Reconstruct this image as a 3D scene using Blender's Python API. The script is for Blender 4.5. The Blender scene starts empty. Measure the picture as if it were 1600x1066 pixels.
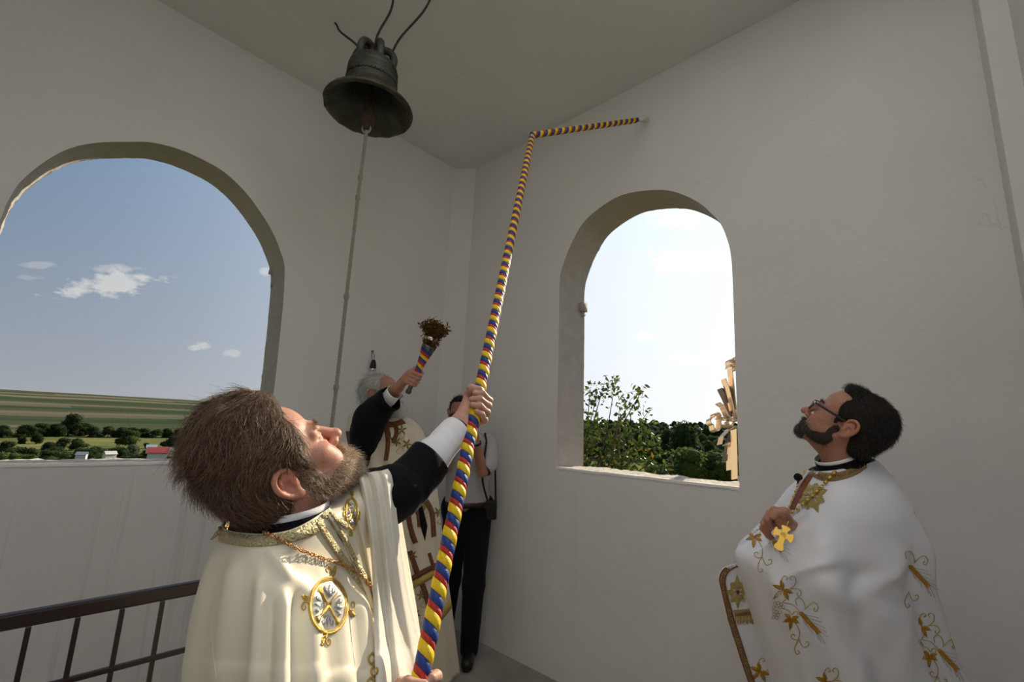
import bpy, bmesh, math, random
import numpy as np
from math import sin, cos, pi, radians, atan, atan2, sqrt, hypot
from mathutils import Vector, Matrix
from mathutils.bvhtree import BVHTree
from mathutils.geometry import tessellate_polygon

random.seed(7); rng = np.random.default_rng(7)
S = bpy.context.scene
COL = S.collection

# ------------------------------------------------------------------ camera
CAM = np.array([0.0, 0.0, 1.566])
FPX = 719.0
_p = atan(138 / 719); _r = atan(0.0464); _a = atan2(697, sqrt(719 ** 2 + 138 ** 2))
_F = np.array([cos(_a), sin(_a), 0]); _R = np.array([sin(_a), -cos(_a), 0]); _U = np.array([0, 0, 1.0])
FW = cos(_p) * _F + sin(_p) * _U; _u0 = -sin(_p) * _F + cos(_p) * _U
RT = cos(_r) * _R + sin(_r) * _u0; UP = -sin(_r) * _R + cos(_r) * _u0
cam = bpy.data.cameras.new('camera'); cam.sensor_width = 36; cam.lens = 719 / 1600 * 36
cam.clip_start = 0.02; cam.clip_end = 9000
camo = bpy.data.objects.new('camera', cam); COL.objects.link(camo)
camo.matrix_world = Matrix(((RT[0], UP[0], -FW[0], CAM[0]), (RT[1], UP[1], -FW[1], CAM[1]), (RT[2], UP[2], -FW[2], CAM[2]), (0, 0, 0, 1)))
S.camera = camo

def ray(x, y):
    d = FW * FPX + RT * (x - 800) + UP * (533 - y)
    return d / np.linalg.norm(d)
def at(x, y, z):                     # world point seen at photograph position x, y, at forward distance z
    r = ray(x, y); return CAM + r * (z / (r @ FW))
def onplane(x, y, axis, val):
    r = ray(x, y); return CAM + r * ((val - CAM[axis]) / r[axis])

# ------------------------------------------------------------------ light
SUN_AZ, SUN_EL = radians(5.0), radians(28.0)
SUN = np.array([cos(SUN_AZ) * cos(SUN_EL), sin(SUN_AZ) * cos(SUN_EL), sin(SUN_EL)])
W = bpy.data.worlds.new('sky'); S.world = W; W.use_nodes = True
wt = W.node_tree; wt.nodes.clear()
def wn(t, **k):
    n = wt.nodes.new(t)
    for a, b in k.items(): setattr(n, a, b)
    return n
def wl(a, b): wt.links.new(a, b)
# hazy summer sky: blue overhead, pale at the horizon, a broad glow round the sun
tc = wn('ShaderNodeTexCoord'); sxyz = wn('ShaderNodeSeparateXYZ'); wl(tc.outputs['Generated'], sxyz.inputs[0])
el_ = wn('ShaderNodeMapRange'); el_.inputs[1].default_value = 0; el_.inputs[2].default_value = .47; el_.inputs[4].default_value = 1.0; wl(sxyz.outputs[2], el_.inputs[0])
pw = wn('ShaderNodeMath', operation='POWER'); pw.inputs[1].default_value = .75; wl(el_.outputs[0], pw.inputs[0])
gr = wn('ShaderNodeMix', data_type='RGBA'); wl(pw.outputs[0], gr.inputs[0]); gr.inputs[6].default_value = (.385, .40, .415, 1); gr.inputs[7].default_value = (.115, .215, .365, 1)
dt = wn('ShaderNodeVectorMath', operation='DOT_PRODUCT'); wl(tc.outputs['Generated'], dt.inputs[0]); dt.inputs[1].default_value = tuple(SUN)
mx0 = wn('ShaderNodeMath', operation='MAXIMUM'); wl(dt.outputs['Value'], mx0.inputs[0]); mx0.inputs[1].default_value = 0
gp = wn('ShaderNodeMath', operation='POWER'); wl(mx0.outputs[0], gp.inputs[0]); gp.inputs[1].default_value = 2.0
gs = wn('ShaderNodeVectorMath', operation='SCALE'); gs.inputs[0].default_value = (.86, .86, .86); wl(gp.outputs[0], gs.inputs['Scale'])
sky = wn('ShaderNodeVectorMath', operation='ADD'); wl(gr.outputs[2], sky.inputs[0]); wl(gs.outputs[0], sky.inputs[1])
bg = wn('ShaderNodeBackground'); wo = wn('ShaderNodeOutputWorld')
SKY_STRENGTH = 1.0
bg.inputs[1].default_value = SKY_STRENGTH
nz = wn('ShaderNodeTexNoise'); nz.inputs['Scale'].default_value = 34; nz.inputs['Detail'].default_value = 5; nz.inputs['Roughness'].default_value = .6
mpn = wn('ShaderNodeMapping'); mpn.inputs['Scale'].default_value = (1, 1, 2.0)
wl(tc.outputs['Generated'], mpn.inputs[0]); wl(mpn.outputs[0], nz.inputs['Vector'])
prev = sky.outputs[0]
# fair-weather clouds: (photo x, y, half width, half height, opacity), each fixed to a direction in the sky
for cx, cy, wx, wy, op in [(172, 444, 92, 30, .85), (178, 420, 60, 12, .4), (62, 414, 34, 9, .35), (312, 541, 26, 10, .5), (365, 552, 16, 8, .35), (50, 434, 30, 7, .25),
                           (1075, 408, 78, 30, .8), (1012, 527, 26, 10, .7), (1060, 340, 60, 20, .5), (1090, 560, 60, 16, .35), (416, 424, 14, 10, .5)]:
    d = ray(cx, cy); rx = ray(cx + 1, cy); rx = rx - d * (rx @ d); sx = np.linalg.norm(rx); rx /= sx; ry = np.cross(d, rx)
    slant = 0.16 if cx == 172 else 0.0
    s1 = wn('ShaderNodeVectorMath', operation='DOT_PRODUCT'); s1.inputs[1].default_value = tuple(rx / (wx * sx)); wl(tc.outputs['Generated'], s1.inputs[0])
    ry2 = (ry + slant * rx) / (wy * sx)
    s2 = wn('ShaderNodeVectorMath', operation='DOT_PRODUCT'); s2.inputs[1].default_value = tuple(ry2); wl(tc.outputs['Generated'], s2.inputs[0])
    s3 = wn('ShaderNodeVectorMath', operation='DOT_PRODUCT'); s3.inputs[1].default_value = tuple(d); wl(tc.outputs['Generated'], s3.inputs[0])
    c = wn('ShaderNodeCombineXYZ'); wl(s1.outputs['Value'], c.inputs[0]); wl(s2.outputs['Value'], c.inputs[1])
    ln = wn('ShaderNodeVectorMath', operation='LENGTH'); wl(c.outputs[0], ln.inputs[0])
    a1 = wn('ShaderNodeMath', operation='MULTIPLY_ADD'); wl(nz.outputs['Fac'], a1.inputs[0]); a1.inputs[1].default_value = 2.6; a1.inputs[2].default_value = -.55
    a2 = wn('ShaderNodeMath', operation='SUBTRACT'); wl(a1.outputs[0], a2.inputs[0]); wl(ln.outputs['Value'], a2.inputs[1])
    a3 = wn('ShaderNodeMapRange'); a3.inputs[1].default_value = -.12; a3.inputs[2].default_value = .35; a3.inputs[3].default_value = 0; a3.inputs[4].default_value = op; wl(a2.outputs[0], a3.inputs[0])
    a4 = wn('ShaderNodeMath', operation='GREATER_THAN'); wl(s3.outputs['Value'], a4.inputs[0]); a4.inputs[1].default_value = 0
    a5 = wn('ShaderNodeMath', operation='MULTIPLY'); wl(a3.outputs[0], a5.inputs[0]); wl(a4.outputs[0], a5.inputs[1])
    mx = wn('ShaderNodeMix', data_type='RGBA'); wl(a5.outputs[0], mx.inputs[0]); wl(prev, mx.inputs[6]); wh = wn('ShaderNodeVectorMath', operation='ADD'); wl(sky.outputs[0], wh.inputs[0]); wh.inputs[1].default_value = (.36, .29, .20); wl(wh.outputs[0], mx.inputs[7])
    prev = mx.outputs[2]
wl(prev, bg.inputs[0]); wl(bg.outputs[0], wo.inputs[0])

sl = bpy.data.lights.new('sun', 'SUN'); sl.energy = 6.2; sl.angle = radians(.6); sl.color = (1, .87, .68)
so = bpy.data.objects.new('sun', sl); COL.objects.link(so)
so.rotation_euler = Vector(SUN).to_track_quat('Z', 'Y').to_euler()
fl = bpy.data.lights.new('camera_flash', 'AREA'); fl.shape = 'RECTANGLE'; fl.size = .07; fl.size_y = .05; fl.energy = 1.2; fl.color = (1, .97, .93)
fo = bpy.data.objects.new('camera_flash', fl); COL.objects.link(fo)
_fp = CAM + UP * .16 - FW * .03
fo.matrix_world = Matrix(((RT[0], UP[0], -FW[0], _fp[0]), (RT[1], UP[1], -FW[1], _fp[1]), (RT[2], UP[2], -FW[2], _fp[2]), (0, 0, 0, 1)))
# the flash head is turned up at the white ceiling above the photographer
bl = bpy.data.lights.new('bounced_flash', 'SPOT'); bl.energy = 610; bl.spot_size = radians(76); bl.spot_blend = .7; bl.shadow_soft_size = .04; bl.color = (1, 1, 1)
bo_ = bpy.data.objects.new('bounced_flash', bl); COL.objects.link(bo_); bo_.location = tuple(CAM + np.array([-.02, -.02, .2]))
bo_.rotation_euler = Vector((-.12, -.07, -1)).to_track_quat('Z', 'Y').to_euler()
S.view_settings.view_transform = 'Standard'; S.view_settings.look = 'None'; S.view_settings.gamma = 1; S.view_settings.use_curve_mapping = False
S.view_settings.exposure = 0.0
S.cycles.max_bounces = 10; S.cycles.diffuse_bounces = 6

# ------------------------------------------------------------------ materials
MATS = {}
def mat(name, col, rough=.6, metal=0, spec=.4, var=0.0, vscale=8.0, bump=0.0, bscale=120.0, col2=None, sheen=0.0, sub=0.0, attr=None, transl=0.0, obj=True, bdetail=3, aniso=None, bdist=.01):
    if name in MATS: return MATS[name]
    m = bpy.data.materials.new(name); m.use_nodes = True; nt = m.node_tree; N = nt.nodes; b = N['Principled BSDF']
    b.inputs['Roughness'].default_value = rough; b.inputs['Metallic'].default_value = metal; b.inputs['Specular IOR Level'].default_value = spec
    if sheen: b.inputs['Sheen Weight'].default_value = sheen; b.inputs['Sheen Roughness'].default_value = .4
    if sub:
        b.inputs['Subsurface Weight'].default_value = sub; b.inputs['Subsurface Radius'].default_value = (1, .35, .2); b.inputs['Subsurface Scale'].default_value = .006
    t = N.new('ShaderNodeTexCoord'); src = t.outputs['Object']
    if aniso:
        mp = N.new('ShaderNodeMapping'); mp.inputs['Scale'].default_value = aniso; nt.links.new(src, mp.inputs[0]); src = mp.outputs[0]
    out = None
    if attr:
        at_ = N.new('ShaderNodeAttribute'); at_.attribute_name = attr; out = at_.outputs['Color']
    if var or col2:
        n = N.new('ShaderNodeTexNoise'); n.inputs['Scale'].default_value = vscale; n.inputs['Detail'].default_value = 4; nt.links.new(src, n.inputs['Vector'])
        mr = N.new('ShaderNodeMapRange'); mr.inputs[1].default_value = .35; mr.inputs[2].default_value = .65; nt.links.new(n.outputs['Fac'], mr.inputs[0])
        mx = N.new('ShaderNodeMix'); mx.data_type = 'RGBA'; nt.links.new(mr.outputs[0], mx.inputs[0])
        c2 = col2 if col2 else tuple(max(0, c * (1 - var)) for c in col[:3])
        if out is not None:
            mx.blend_type = 'MULTIPLY'; nt.links.new(out, mx.inputs[6]); mx.inputs[7].default_value = (1 - var,) * 3 + (1,)
        else:
            mx.inputs[6].default_value = tuple(col[:3]) + (1,); mx.inputs[7].default_value = tuple(c2[:3]) + (1,)
        out = mx.outputs[2]
    if out is not None: nt.links.new(out, b.inputs['Base Color'])
    else: b.inputs['Base Color'].default_value = tuple(col[:3]) + (1,)
    if bump:
        n = N.new('ShaderNodeTexNoise'); n.inputs['Scale'].default_value = bscale; n.inputs['Detail'].default_value = bdetail; nt.links.new(src, n.inputs['Vector'])
        bp = N.new('ShaderNodeBump'); bp.inputs['Strength'].default_value = bump; bp.inputs['Distance'].default_value = bdist; nt.links.new(n.outputs['Fac'], bp.inputs['Height']); nt.links.new(bp.outputs[0], b.inputs['Normal'])
    if transl:
        o = N['Material Output']; tr = N.new('ShaderNodeBsdfTranslucent'); ms = N.new('ShaderNodeMixShader'); ms.inputs[0].default_value = transl
        if out is not None: nt.links.new(out, tr.inputs[0])
        else: tr.inputs[0].default_value = tuple(col[:3]) + (1,)
        nt.links.new(b.outputs[0], ms.inputs[1]); nt.links.new(tr.outputs[0], ms.inputs[2]); nt.links.new(ms.outputs[0], o.inputs[0])
    MATS[name] = m; return m

def srgb(r, g, b):
    f = lambda c: (c / 255 / 12.92) if c / 255 <= .04045 else ((c / 255 + .055) / 1.055) ** 2.4
    return (f(r), f(g), f(b))

# ------------------------------------------------------------------ objects
def link(o, parent=None):
    COL.objects.link(o)
    if parent is not None:
        o.parent = parent
        o.matrix_parent_inverse = parent.matrix_world.inverted() if parent.type != 'EMPTY' else Matrix.Translation(-parent.location)
    return o
def mk(name, V, F, m=None, parent=None, smooth=True, colors=None, mats=None, midx=None):
    """One mesh object from vertices (world coordinates) and faces (an (n,k) array or a list)."""
    V = np.asarray(V, dtype=np.float32).reshape(-1, 3)
    me = bpy.data.meshes.new(name)
    if isinstance(F, np.ndarray):
        n, k = F.shape
        me.vertices.add(len(V)); me.vertices.foreach_set('co', V.ravel())
        me.loops.add(n * k); me.loops.foreach_set('vertex_index', F.astype(np.int32).ravel())
        me.polygons.add(n); me.polygons.foreach_set('loop_start', np.arange(0, n * k, k, dtype=np.int32))
        me.update(calc_edges=True)
    else:
        me.from_pydata([tuple(map(float, v)) for v in V], [], [tuple(int(i) for i in f) for f in F]); me.update()
    if smooth: me.polygons.foreach_set('use_smooth', np.ones(len(me.polygons), dtype=bool))
    if mats:
        for q in mats: me.materials.append(q)
        if midx is not None: me.polygons.foreach_set('material_index', np.asarray(midx, dtype=np.int32))
    elif m: me.materials.append(m)
    if colors is not None:
        a = me.color_attributes.new('Col', 'FLOAT_COLOR', 'POINT')
        a.data.foreach_set('color', np.concatenate([np.asarray(colors, dtype=np.float32), np.ones((len(V), 1), np.float32)], 1).ravel())
    me.validate()
    return link(bpy.data.objects.new(name, me), parent)
def tag(o, label=None, cat=None, group=None, kind=None):
    if label: o['label'] = label
    if cat: o['category'] = cat
    if group: o['group'] = group
    if kind: o['kind'] = kind
    return o
def empty(name, loc, label=None, cat=None, group=None):
    o = bpy.data.objects.new(name, None); o.location = tuple(float(c) for c in loc); o.empty_display_size = .1; COL.objects.link(o)
    return tag(o, label, cat, group)

class MB:                            # collects geometry for ONE mesh
    def __init__(s): s.V = []; s.F = []; s.n = 0
    def add(s, V, F):
        V = np.asarray(V, float).reshape(-1, 3); s.V.append(V); s.F += [tuple(int(i) + s.n for i in f) for f in F]; s.n += len(V); return s
    def build(s, name, m, parent=None, smooth=True, **k): return mk(name, np.concatenate(s.V), s.F, m, parent, smooth, **k)

def frame(d):
    d = np.asarray(d, float); d = d / np.linalg.norm(d)
    u = np.cross(d, [0, 0, 1.0])
    if np.linalg.norm(u) < 1e-3: u = np.cross(d, [1.0, 0, 0])
    u /= np.linalg.norm(u); return d, u, np.cross(u, d)
def tube(P, r, n=8, cap=True, closed=False):
    """Tube along points P (parallel transport), radius r scalar or per point."""
    P = np.asarray(P, float); m = len(P); r = np.broadcast_to(np.asarray(r, float), (m,))
    T = np.gradient(P, axis=0)
    if closed: T = np.roll(P, -1, 0) - np.roll(P, 1, 0)
    T /= np.linalg.norm(T, axis=1)[:, None] + 1e-12
    _, u, _ = frame(T[0]); V = []
    a = np.arange(n) * 2 * pi / n
    for i in range(m):
        u = u - T[i] * (u @ T[i]); u /= np.linalg.norm(u) + 1e-12; v = np.cross(T[i], u)
        V.append(P[i] + r[i] * (np.cos(a)[:, None] * u + np.sin(a)[:, None] * v))
    F = []
    for i in range(m if closed else m - 1):
        i2 = (i + 1) % m
        for j in range(n): F.append((i * n + j, i * n + (j + 1) % n, i2 * n + (j + 1) % n, i2 * n + j))
    if cap and not closed: F.append(tuple(range(n - 1, -1, -1))); F.append(tuple((m - 1) * n + j for j in range(n)))
    return np.concatenate(V), F
def box(c, u, v, w):                 # centre and three half-vectors
    c, u, v, w = (np.asarray(x, float) for x in (c, u, v, w))
    V = [c + a * u + b * v + e * w for a in (-1, 1) for b in (-1, 1) for e in (-1, 1)]
    F = [(0, 1, 3, 2), (4, 6, 7, 5), (0, 4, 5, 1), (2, 3, 7, 6), (0, 2, 6, 4), (1, 5, 7, 3)]
    return np.array(V), F
def aabox(x0, x1, y0, y1, z0, z1): return box(((x0 + x1) / 2, (y0 + y1) / 2, (z0 + z1) / 2), ((x1 - x0) / 2, 0, 0), (0, (y1 - y0) / 2, 0), (0, 0, (z1 - z0) / 2))
def lathe(prof, o, axis=(0, 0, 1), n=32, jitter=None):
    d, u, v = frame(axis); V = []; m = len(prof); a = np.arange(n) * 2 * pi / n
    for i, (r, z) in enumerate(prof):
        rr = r * np.ones(n)
        zz = z * np.ones(n)
        if jitter is not None: rr, zz = jitter(i, a, rr, zz)
        V.append(np.asarray(o) + zz[:, None] * d + rr[:, None] * (np.cos(a)[:, None] * u + np.sin(a)[:, None] * v))
    F = [(i * n + j, i * n + (j + 1) % n, (i + 1) * n + (j + 1) % n, (i + 1) * n + j) for i in range(m - 1) for j in range(n)]
    return np.concatenate(V), F
def spline(P, n, closed=False):      # Catmull-Rom through points along axis 0
    P = np.asarray(P, float); m = len(P)
    t = np.linspace(0, m if closed else m - 1, n, endpoint=not closed); i = np.floor(t).astype(int)
    if not closed: i = np.clip(i, 0, m - 2)
    f = (t - i).reshape((-1,) + (1,) * (P.ndim - 1))
    g = (lambda k: P[k % m]) if closed else (lambda k: P[np.clip(k, 0, m - 1)])
    a, b, c, d = g(i - 1), g(i), g(i + 1), g(i + 2)
    return .5 * (2 * b + (c - a) * f + (2 * a - 5 * b + 4 * c - d) * f ** 2 + (3 * b - 3 * c + d - a) * f ** 3)
def grid_faces(a, b, wrap=False):
    i, j = np.meshgrid(np.arange(a - 1), np.arange(b if wrap else b - 1), indexing='ij'); j2 = (j + 1) % b
    return np.stack([i * b + j, i * b + j2, (i + 1) * b + j2, (i + 1) * b + j], -1).reshape(-1, 4)
def solid(o, t, off=-1):
    md = o.modifiers.new('thickness', 'SOLIDIFY'); md.thickness = t; md.offset = off; return o
def bevel(o, w, s=2):
    md = o.modifiers.new('bevel', 'BEVEL'); md.width = w; md.segments = s; md.limit_method = 'ANGLE'; return o

# smooth value noise in numpy
def vnoise(P, scale, seed=0):
    P = np.asarray(P, float) * scale + seed * 17.31
    i = np.floor(P).astype(np.int64); f = P - i; f = f * f * (3 - 2 * f); out = 0
    for dx in (0, 1):
        for dy in (0, 1):
            for dz in (0, 1):
                h = ((i[..., 0] + dx) * 374761393 + (i[..., 1] + dy) * 668265263 + (i[..., 2] + dz) * 2147483647 + seed * 1442695) & 0xffffffff
                h = ((h ^ (h >> 13)) * 1274126177) & 0xffffffff
                h = ((h ^ (h >> 16)) & 0xffff) / 65535.0
                out = out + h * (f[..., 0] if dx else 1 - f[..., 0]) * (f[..., 1] if dy else 1 - f[..., 1]) * (f[..., 2] if dz else 1 - f[..., 2])
    return out * 2 - 1
# ------------------------------------------------------------------ the belfry room
XB, YA, ZC = 2.652, 3.275, 4.033
XD, YC = -1.76, -0.334
TB, TA = .33, .27
def wall_mat(name, streak=0.0):
    m = bpy.data.materials.new(name); m.use_nodes = True; nt = m.node_tree; N = nt.nodes; L = nt.links; b = N['Principled BSDF']
    b.inputs['Roughness'].default_value = .75; b.inputs['Specular IOR Level'].default_value = .25
    t = N.new('ShaderNodeTexCoord')
    n1 = N.new('ShaderNodeTexNoise'); n1.inputs['Scale'].default_value = 1.3; n1.inputs['Detail'].default_value = 6; L.new(t.outputs['Object'], n1.inputs['Vector'])
    r1 = N.new('ShaderNodeMapRange'); r1.inputs[1].default_value = .3; r1.inputs[2].default_value = .75; L.new(n1.outputs['Fac'], r1.inputs[0])
    mx = N.new('ShaderNodeMix'); mx.data_type = 'RGBA'; mx.inputs[6].default_value = (.735, .722, .705, 1); mx.inputs[7].default_value = (.67, .658, .64, 1); L.new(r1.outputs[0], mx.inputs[0])
    out = mx.outputs[2]
    # dried run-down streaks of dirty water, long in z, on the lower wall only
    mp = N.new('ShaderNodeMapping'); mp.inputs['Scale'].default_value = (26, 26, .55); L.new(t.outputs['Object'], mp.inputs[0])
    n2 = N.new('ShaderNodeTexNoise'); n2.inputs['Scale'].default_value = 1.0; n2.inputs['Detail'].default_value = 4; L.new(mp.outputs[0], n2.inputs['Vector'])
    r2 = N.new('ShaderNodeMapRange'); r2.inputs[1].default_value = .56; r2.inputs[2].default_value = .78; r2.inputs[4].default_value = streak; L.new(n2.outputs['Fac'], r2.inputs[0])
    sx = N.new('ShaderNodeSeparateXYZ'); L.new(t.outputs['Object'], sx.inputs[0])
    r3 = N.new('ShaderNodeMapRange'); r3.inputs[1].default_value = 1.34; r3.inputs[2].default_value = 1.15; L.new(sx.outputs[2], r3.inputs[0])
    mu = N.new('ShaderNodeMath'); mu.operation = 'MULTIPLY'; L.new(r2.outputs[0], mu.inputs[0]); L.new(r3.outputs[0], mu.inputs[1])
    mx2 = N.new('ShaderNodeMix'); mx2.data_type = 'RGBA'; L.new(mu.outputs[0], mx2.inputs[0]); L.new(out, mx2.inputs[6]); mx2.inputs[7].default_value = (.42, .40, .37, 1)
    # hairline cracks
    nd = N.new('ShaderNodeTexNoise'); nd.inputs['Scale'].default_value = 2.2; nd.inputs['Detail'].default_value = 5; L.new(t.outputs['Object'], nd.inputs['Vector'])
    vm = N.new('ShaderNodeVectorMath'); vm.operation = 'ADD'; L.new(t.outputs['Object'], vm.inputs[0]); L.new(nd.outputs['Color'], vm.inputs[1])
    vo = N.new('ShaderNodeTexVoronoi'); vo.feature = 'DISTANCE_TO_EDGE'; vo.inputs['Scale'].default_value = .75; L.new(vm.outputs[0], vo.inputs['Vector'])
    r4 = N.new('ShaderNodeMapRange'); r4.inputs[1].default_value = .0035; r4.inputs[2].default_value = .0005; L.new(vo.outputs['Distance'], r4.inputs[0])
    n5 = N.new('ShaderNodeTexNoise'); n5.inputs['Scale'].default_value = 1.1; L.new(t.outputs['Object'], n5.inputs['Vector'])
    r5 = N.new('ShaderNodeMapRange'); r5.inputs[1].default_value = .56; r5.inputs[2].default_value = .64; r5.inputs[4].default_value = .22; L.new(n5.outputs['Fac'], r5.inputs[0])
    mu2 = N.new('ShaderNodeMath'); mu2.operation = 'MULTIPLY'; L.new(r4.outputs[0], mu2.inputs[0]); L.new(r5.outputs[0], mu2.inputs[1])
    mx3 = N.new('ShaderNodeMix'); mx3.data_type = 'RGBA'; L.new(mu2.outputs[0], mx3.inputs[0]); L.new(mx2.outputs[2], mx3.inputs[6]); mx3.inputs[7].default_value = (.36, .34, .32, 1)
    L.new(mx3.outputs[2], b.inputs['Base Color'])
    n3 = N.new('ShaderNodeTexNoise'); n3.inputs['Scale'].default_value = 7; n3.inputs['Detail'].default_value = 8; n3.inputs['Roughness'].default_value = .62; L.new(t.outputs['Object'], n3.inputs['Vector'])
    bp = N.new('ShaderNodeBump'); bp.inputs['Strength'].default_value = .22; bp.inputs['Distance'].default_value = .02; L.new(n3.outputs['Fac'], bp.inputs['Height']); L.new(bp.outputs[0], b.inputs['Normal'])
    MATS[name] = m; return m
M_WALL = wall_mat('white_plaster', .55)
M_WALLB = wall_mat('white_plaster_dry', .12)
M_REV = mat('rough_plaster', (.44, .395, .36), .9, bump=.9, bscale=70, var=.10, vscale=14, bdetail=6)
M_SILL = mat('mortar_sill', (.62, .56, .47), .95, bump=1, bscale=70, var=.35, vscale=25, bdetail=6)
M_FLOOR = mat('screed_floor', (.36, .34, .31), .85, bump=.3, bscale=40, var=.3, vscale=3)

# arch outlines traced on the wall planes: B as (y, z), A as (x, z), from the sill's near corner round to the other
ARCH_B = [(2.04, 1.318), (2.048, 1.998), (2.05, 2.35), (2.055, 2.686), (2.026, 2.809), (1.961, 2.952), (1.857, 3.094), (1.724, 3.17), (1.552, 3.214), (1.39, 3.198), (1.219, 3.148), (1.101, 3.078), (.991, 2.981), (.922, 2.89), (.873, 2.81), (.843, 2.716), (.825, 2.611), (.821, 2.43), (.828, 1.917), (.835, 1.318)]
ARCH_A = [(-.235, 1.292), (-.232, 1.9), (-.215, 2.35), (-.205, 2.459), (-.198, 2.556), (-.177, 2.661), (-.137, 2.761), (-.092, 2.847), (-.032, 2.931), (.06, 3.011), (.188, 3.084), (.286, 3.131), (.411, 3.153), (.531, 3.147), (.661, 3.119), (.786, 3.048), (.901, 2.943), (1.0, 2.826), (1.07, 2.707), (1.112, 2.6), (1.133, 2.396), (1.143, 2.19), (1.155, 1.857), (1.165, 1.292)]
def smooth_arch(P, n=90):
    P = np.asarray(P, float); return np.concatenate([P[:1], spline(P[1:-1], n), P[-1:]])
def densify(P, step):
    P = np.asarray(P, float); out = []
    for a, b in zip(P[:-1], P[1:]):
        n = max(1, int(np.linalg.norm(b - a) / step)); out += [a + (b - a) * i / n for i in range(n)]
    return np.array(out + [P[-1]])
def arched_wall(name, arch, to3, u0, u1, z0, z1, side, m):
    hole = densify(arch, .04)
    hole = np.concatenate([hole, densify([hole[-1], hole[0]], .04)[1:-1]])
    rect = [(u0, z0), (u1, z0), (u1, z1), (u0, z1)]
    V = [to3(a, b, side) for a, b in rect] + [to3(a, b, side) for a, b in hole]
    tris = tessellate_polygon([[Vector((a, b, 0)) for a, b in rect], [Vector((a, b, 0)) for a, b in hole]])
    return V, [tuple(t) for t in tris], hole
def window_wall(wname, winname, arch, to3, u0, u1, m, t, block=None, flare=0.0, seed=1, z0=-.3):
    Vi, Fi, hi = arched_wall(wname, arch, to3, u0, u1, z0, ZC, 0.0, m)
    mk(wname, Vi, Fi, m, smooth=False)['kind'] = 'structure'
    # reveal through the wall's thickness: rows of points from inner to outer edge, rough towards the outside
    h = densify(arch, .03); c = h.mean(0); k = 9; rows = []
    n = len(h)
    for i in range(k):
        f = i / (k - 1)
        q = h.copy(); q = q + (q - c) * (flare * f)
        P = np.array([to3(a, b, t * f) for a, b in q])
        if 0 < i:
            j = vnoise(P, 22, seed) * .007 * (f ** .6) + vnoise(P, 60, seed + 3) * .004 * f
            dirs = np.array([to3(*(x), 0) for x in (c[None] * 0 + q)]) - np.array(to3(c[0], c[1], 0))
            dirs /= np.linalg.norm(dirs, axis=1)[:, None]; P = P + dirs * (j[:, None] + .002)
        rows.append(P)
    w = mk(winname, np.concatenate(rows), grid_faces(k, n), M_REV); w['kind'] = 'structure'
    # sill of rough mortar, with a plastered front lip
    a0, a1 = arch[0], arch[-1]; ns = 40; kk = 8; R = []
    for i in range(kk):
        f = i / (kk - 1); u = np.linspace(a0[0], a1[0], ns)
        P = np.array([to3(x, a0[1] + .002, t * f) for x in u])
        if 0 < i: P[:, 2] += vnoise(P, 18, seed + 5) * .010 + vnoise(P, 50, seed + 8) * .006 + .004 - .006 * f
        R.append(P)
    s = mk('sill', np.concatenate(R), grid_faces(kk, ns), M_SILL, w)
    lip = MB(); nl = 60; rows = []
    for off, dz in ((-.004, -.012), (-.006, -.001), (-.002, .005), (.018, .006), (.03, -.004)):
        u = np.linspace(a0[0] + .0, a1[0], nl); P = np.array([to3(x, a0[1] + dz, off) for x in u]); P[:, 2] += vnoise(P, 14, seed + 11) * .0025; rows.append(P)
    mk('sill_edge', np.concatenate(rows), grid_faces(len(rows), nl), mat('sill_lip_plaster', (.82, .80, .75), .8, bump=.4, bscale=50), w)
    if block is not None:
        mb = MB()
        for (u_, z_, e_, du, dz, dt) in block:
            V, F = box(to3(u_, z_, e_), np.array(to3(du, 0, 0)) - np.array(to3(0, 0, 0)), (0, 0, dz), np.array(to3(0, 0, dt)) - np.array(to3(0, 0, 0)))
            V = V + rng.normal(0, .006, V.shape); mb.add(V, F)
        mb.build('broken_plaster', M_REV, w)
    # outer face of the wall
    Vo, Fo, ho = arched_wall(wname, [((a - c[0]) * (1 + flare) + c[0], (b - c[1]) * (1 + flare) + c[1]) for a, b in arch], to3, u0 - .4, u1 + .4, z0 - 3, ZC + .5, t, m)
    mk('outer_face', Vo, Fo, mat('outer_render', (.7, .66, .58), .9), w, smooth=False)
    return w
to_b = lambda u, z, e: (XB + e, u, z)
to_a = lambda u, z, e: (u, YA + e, z)
to_c = lambda u, z, e: (u, YC - e, z)
to_d = lambda u, z, e: (XD - e, u, z)
ARCH_A, ARCH_B = [tuple(p) for p in smooth_arch(ARCH_A)], [tuple(p) for p in smooth_arch(ARCH_B)]
window_wall('wall_right', 'window_2', ARCH_B, to_b, YC, YA, M_WALLB, TB, block=[(2.045, 2.55, .30, .022, .035, .03), (2.05, 2.5, .31, .012, .02, .02)], seed=2)
window_wall('wall_left', 'window_1', ARCH_A, to_a, XD, XB, M_WALL, TA, block=[(1.125, 2.66, .24, .02, .06, .03), (1.135, 2.56, .25, .014, .05, .02)], flare=.005, seed=4)
window_wall('wall_back', 'window_3', [(x, z) for x, z in ARCH_A], to_c, XD, XB, M_WALLB, TA, seed=6)
window_wall('wall_side', 'window_4', [(y, z) for y, z in ARCH_B], to_d, YC, YA, M_WALLB, TA, seed=8)
Vc, Fc = aabox(XD - .4, XB + .4, YC - .4, YA + .4, ZC, ZC + .25)
mk('ceiling', Vc, Fc, M_WALLB, smooth=False)['kind'] = 'structure'
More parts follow.
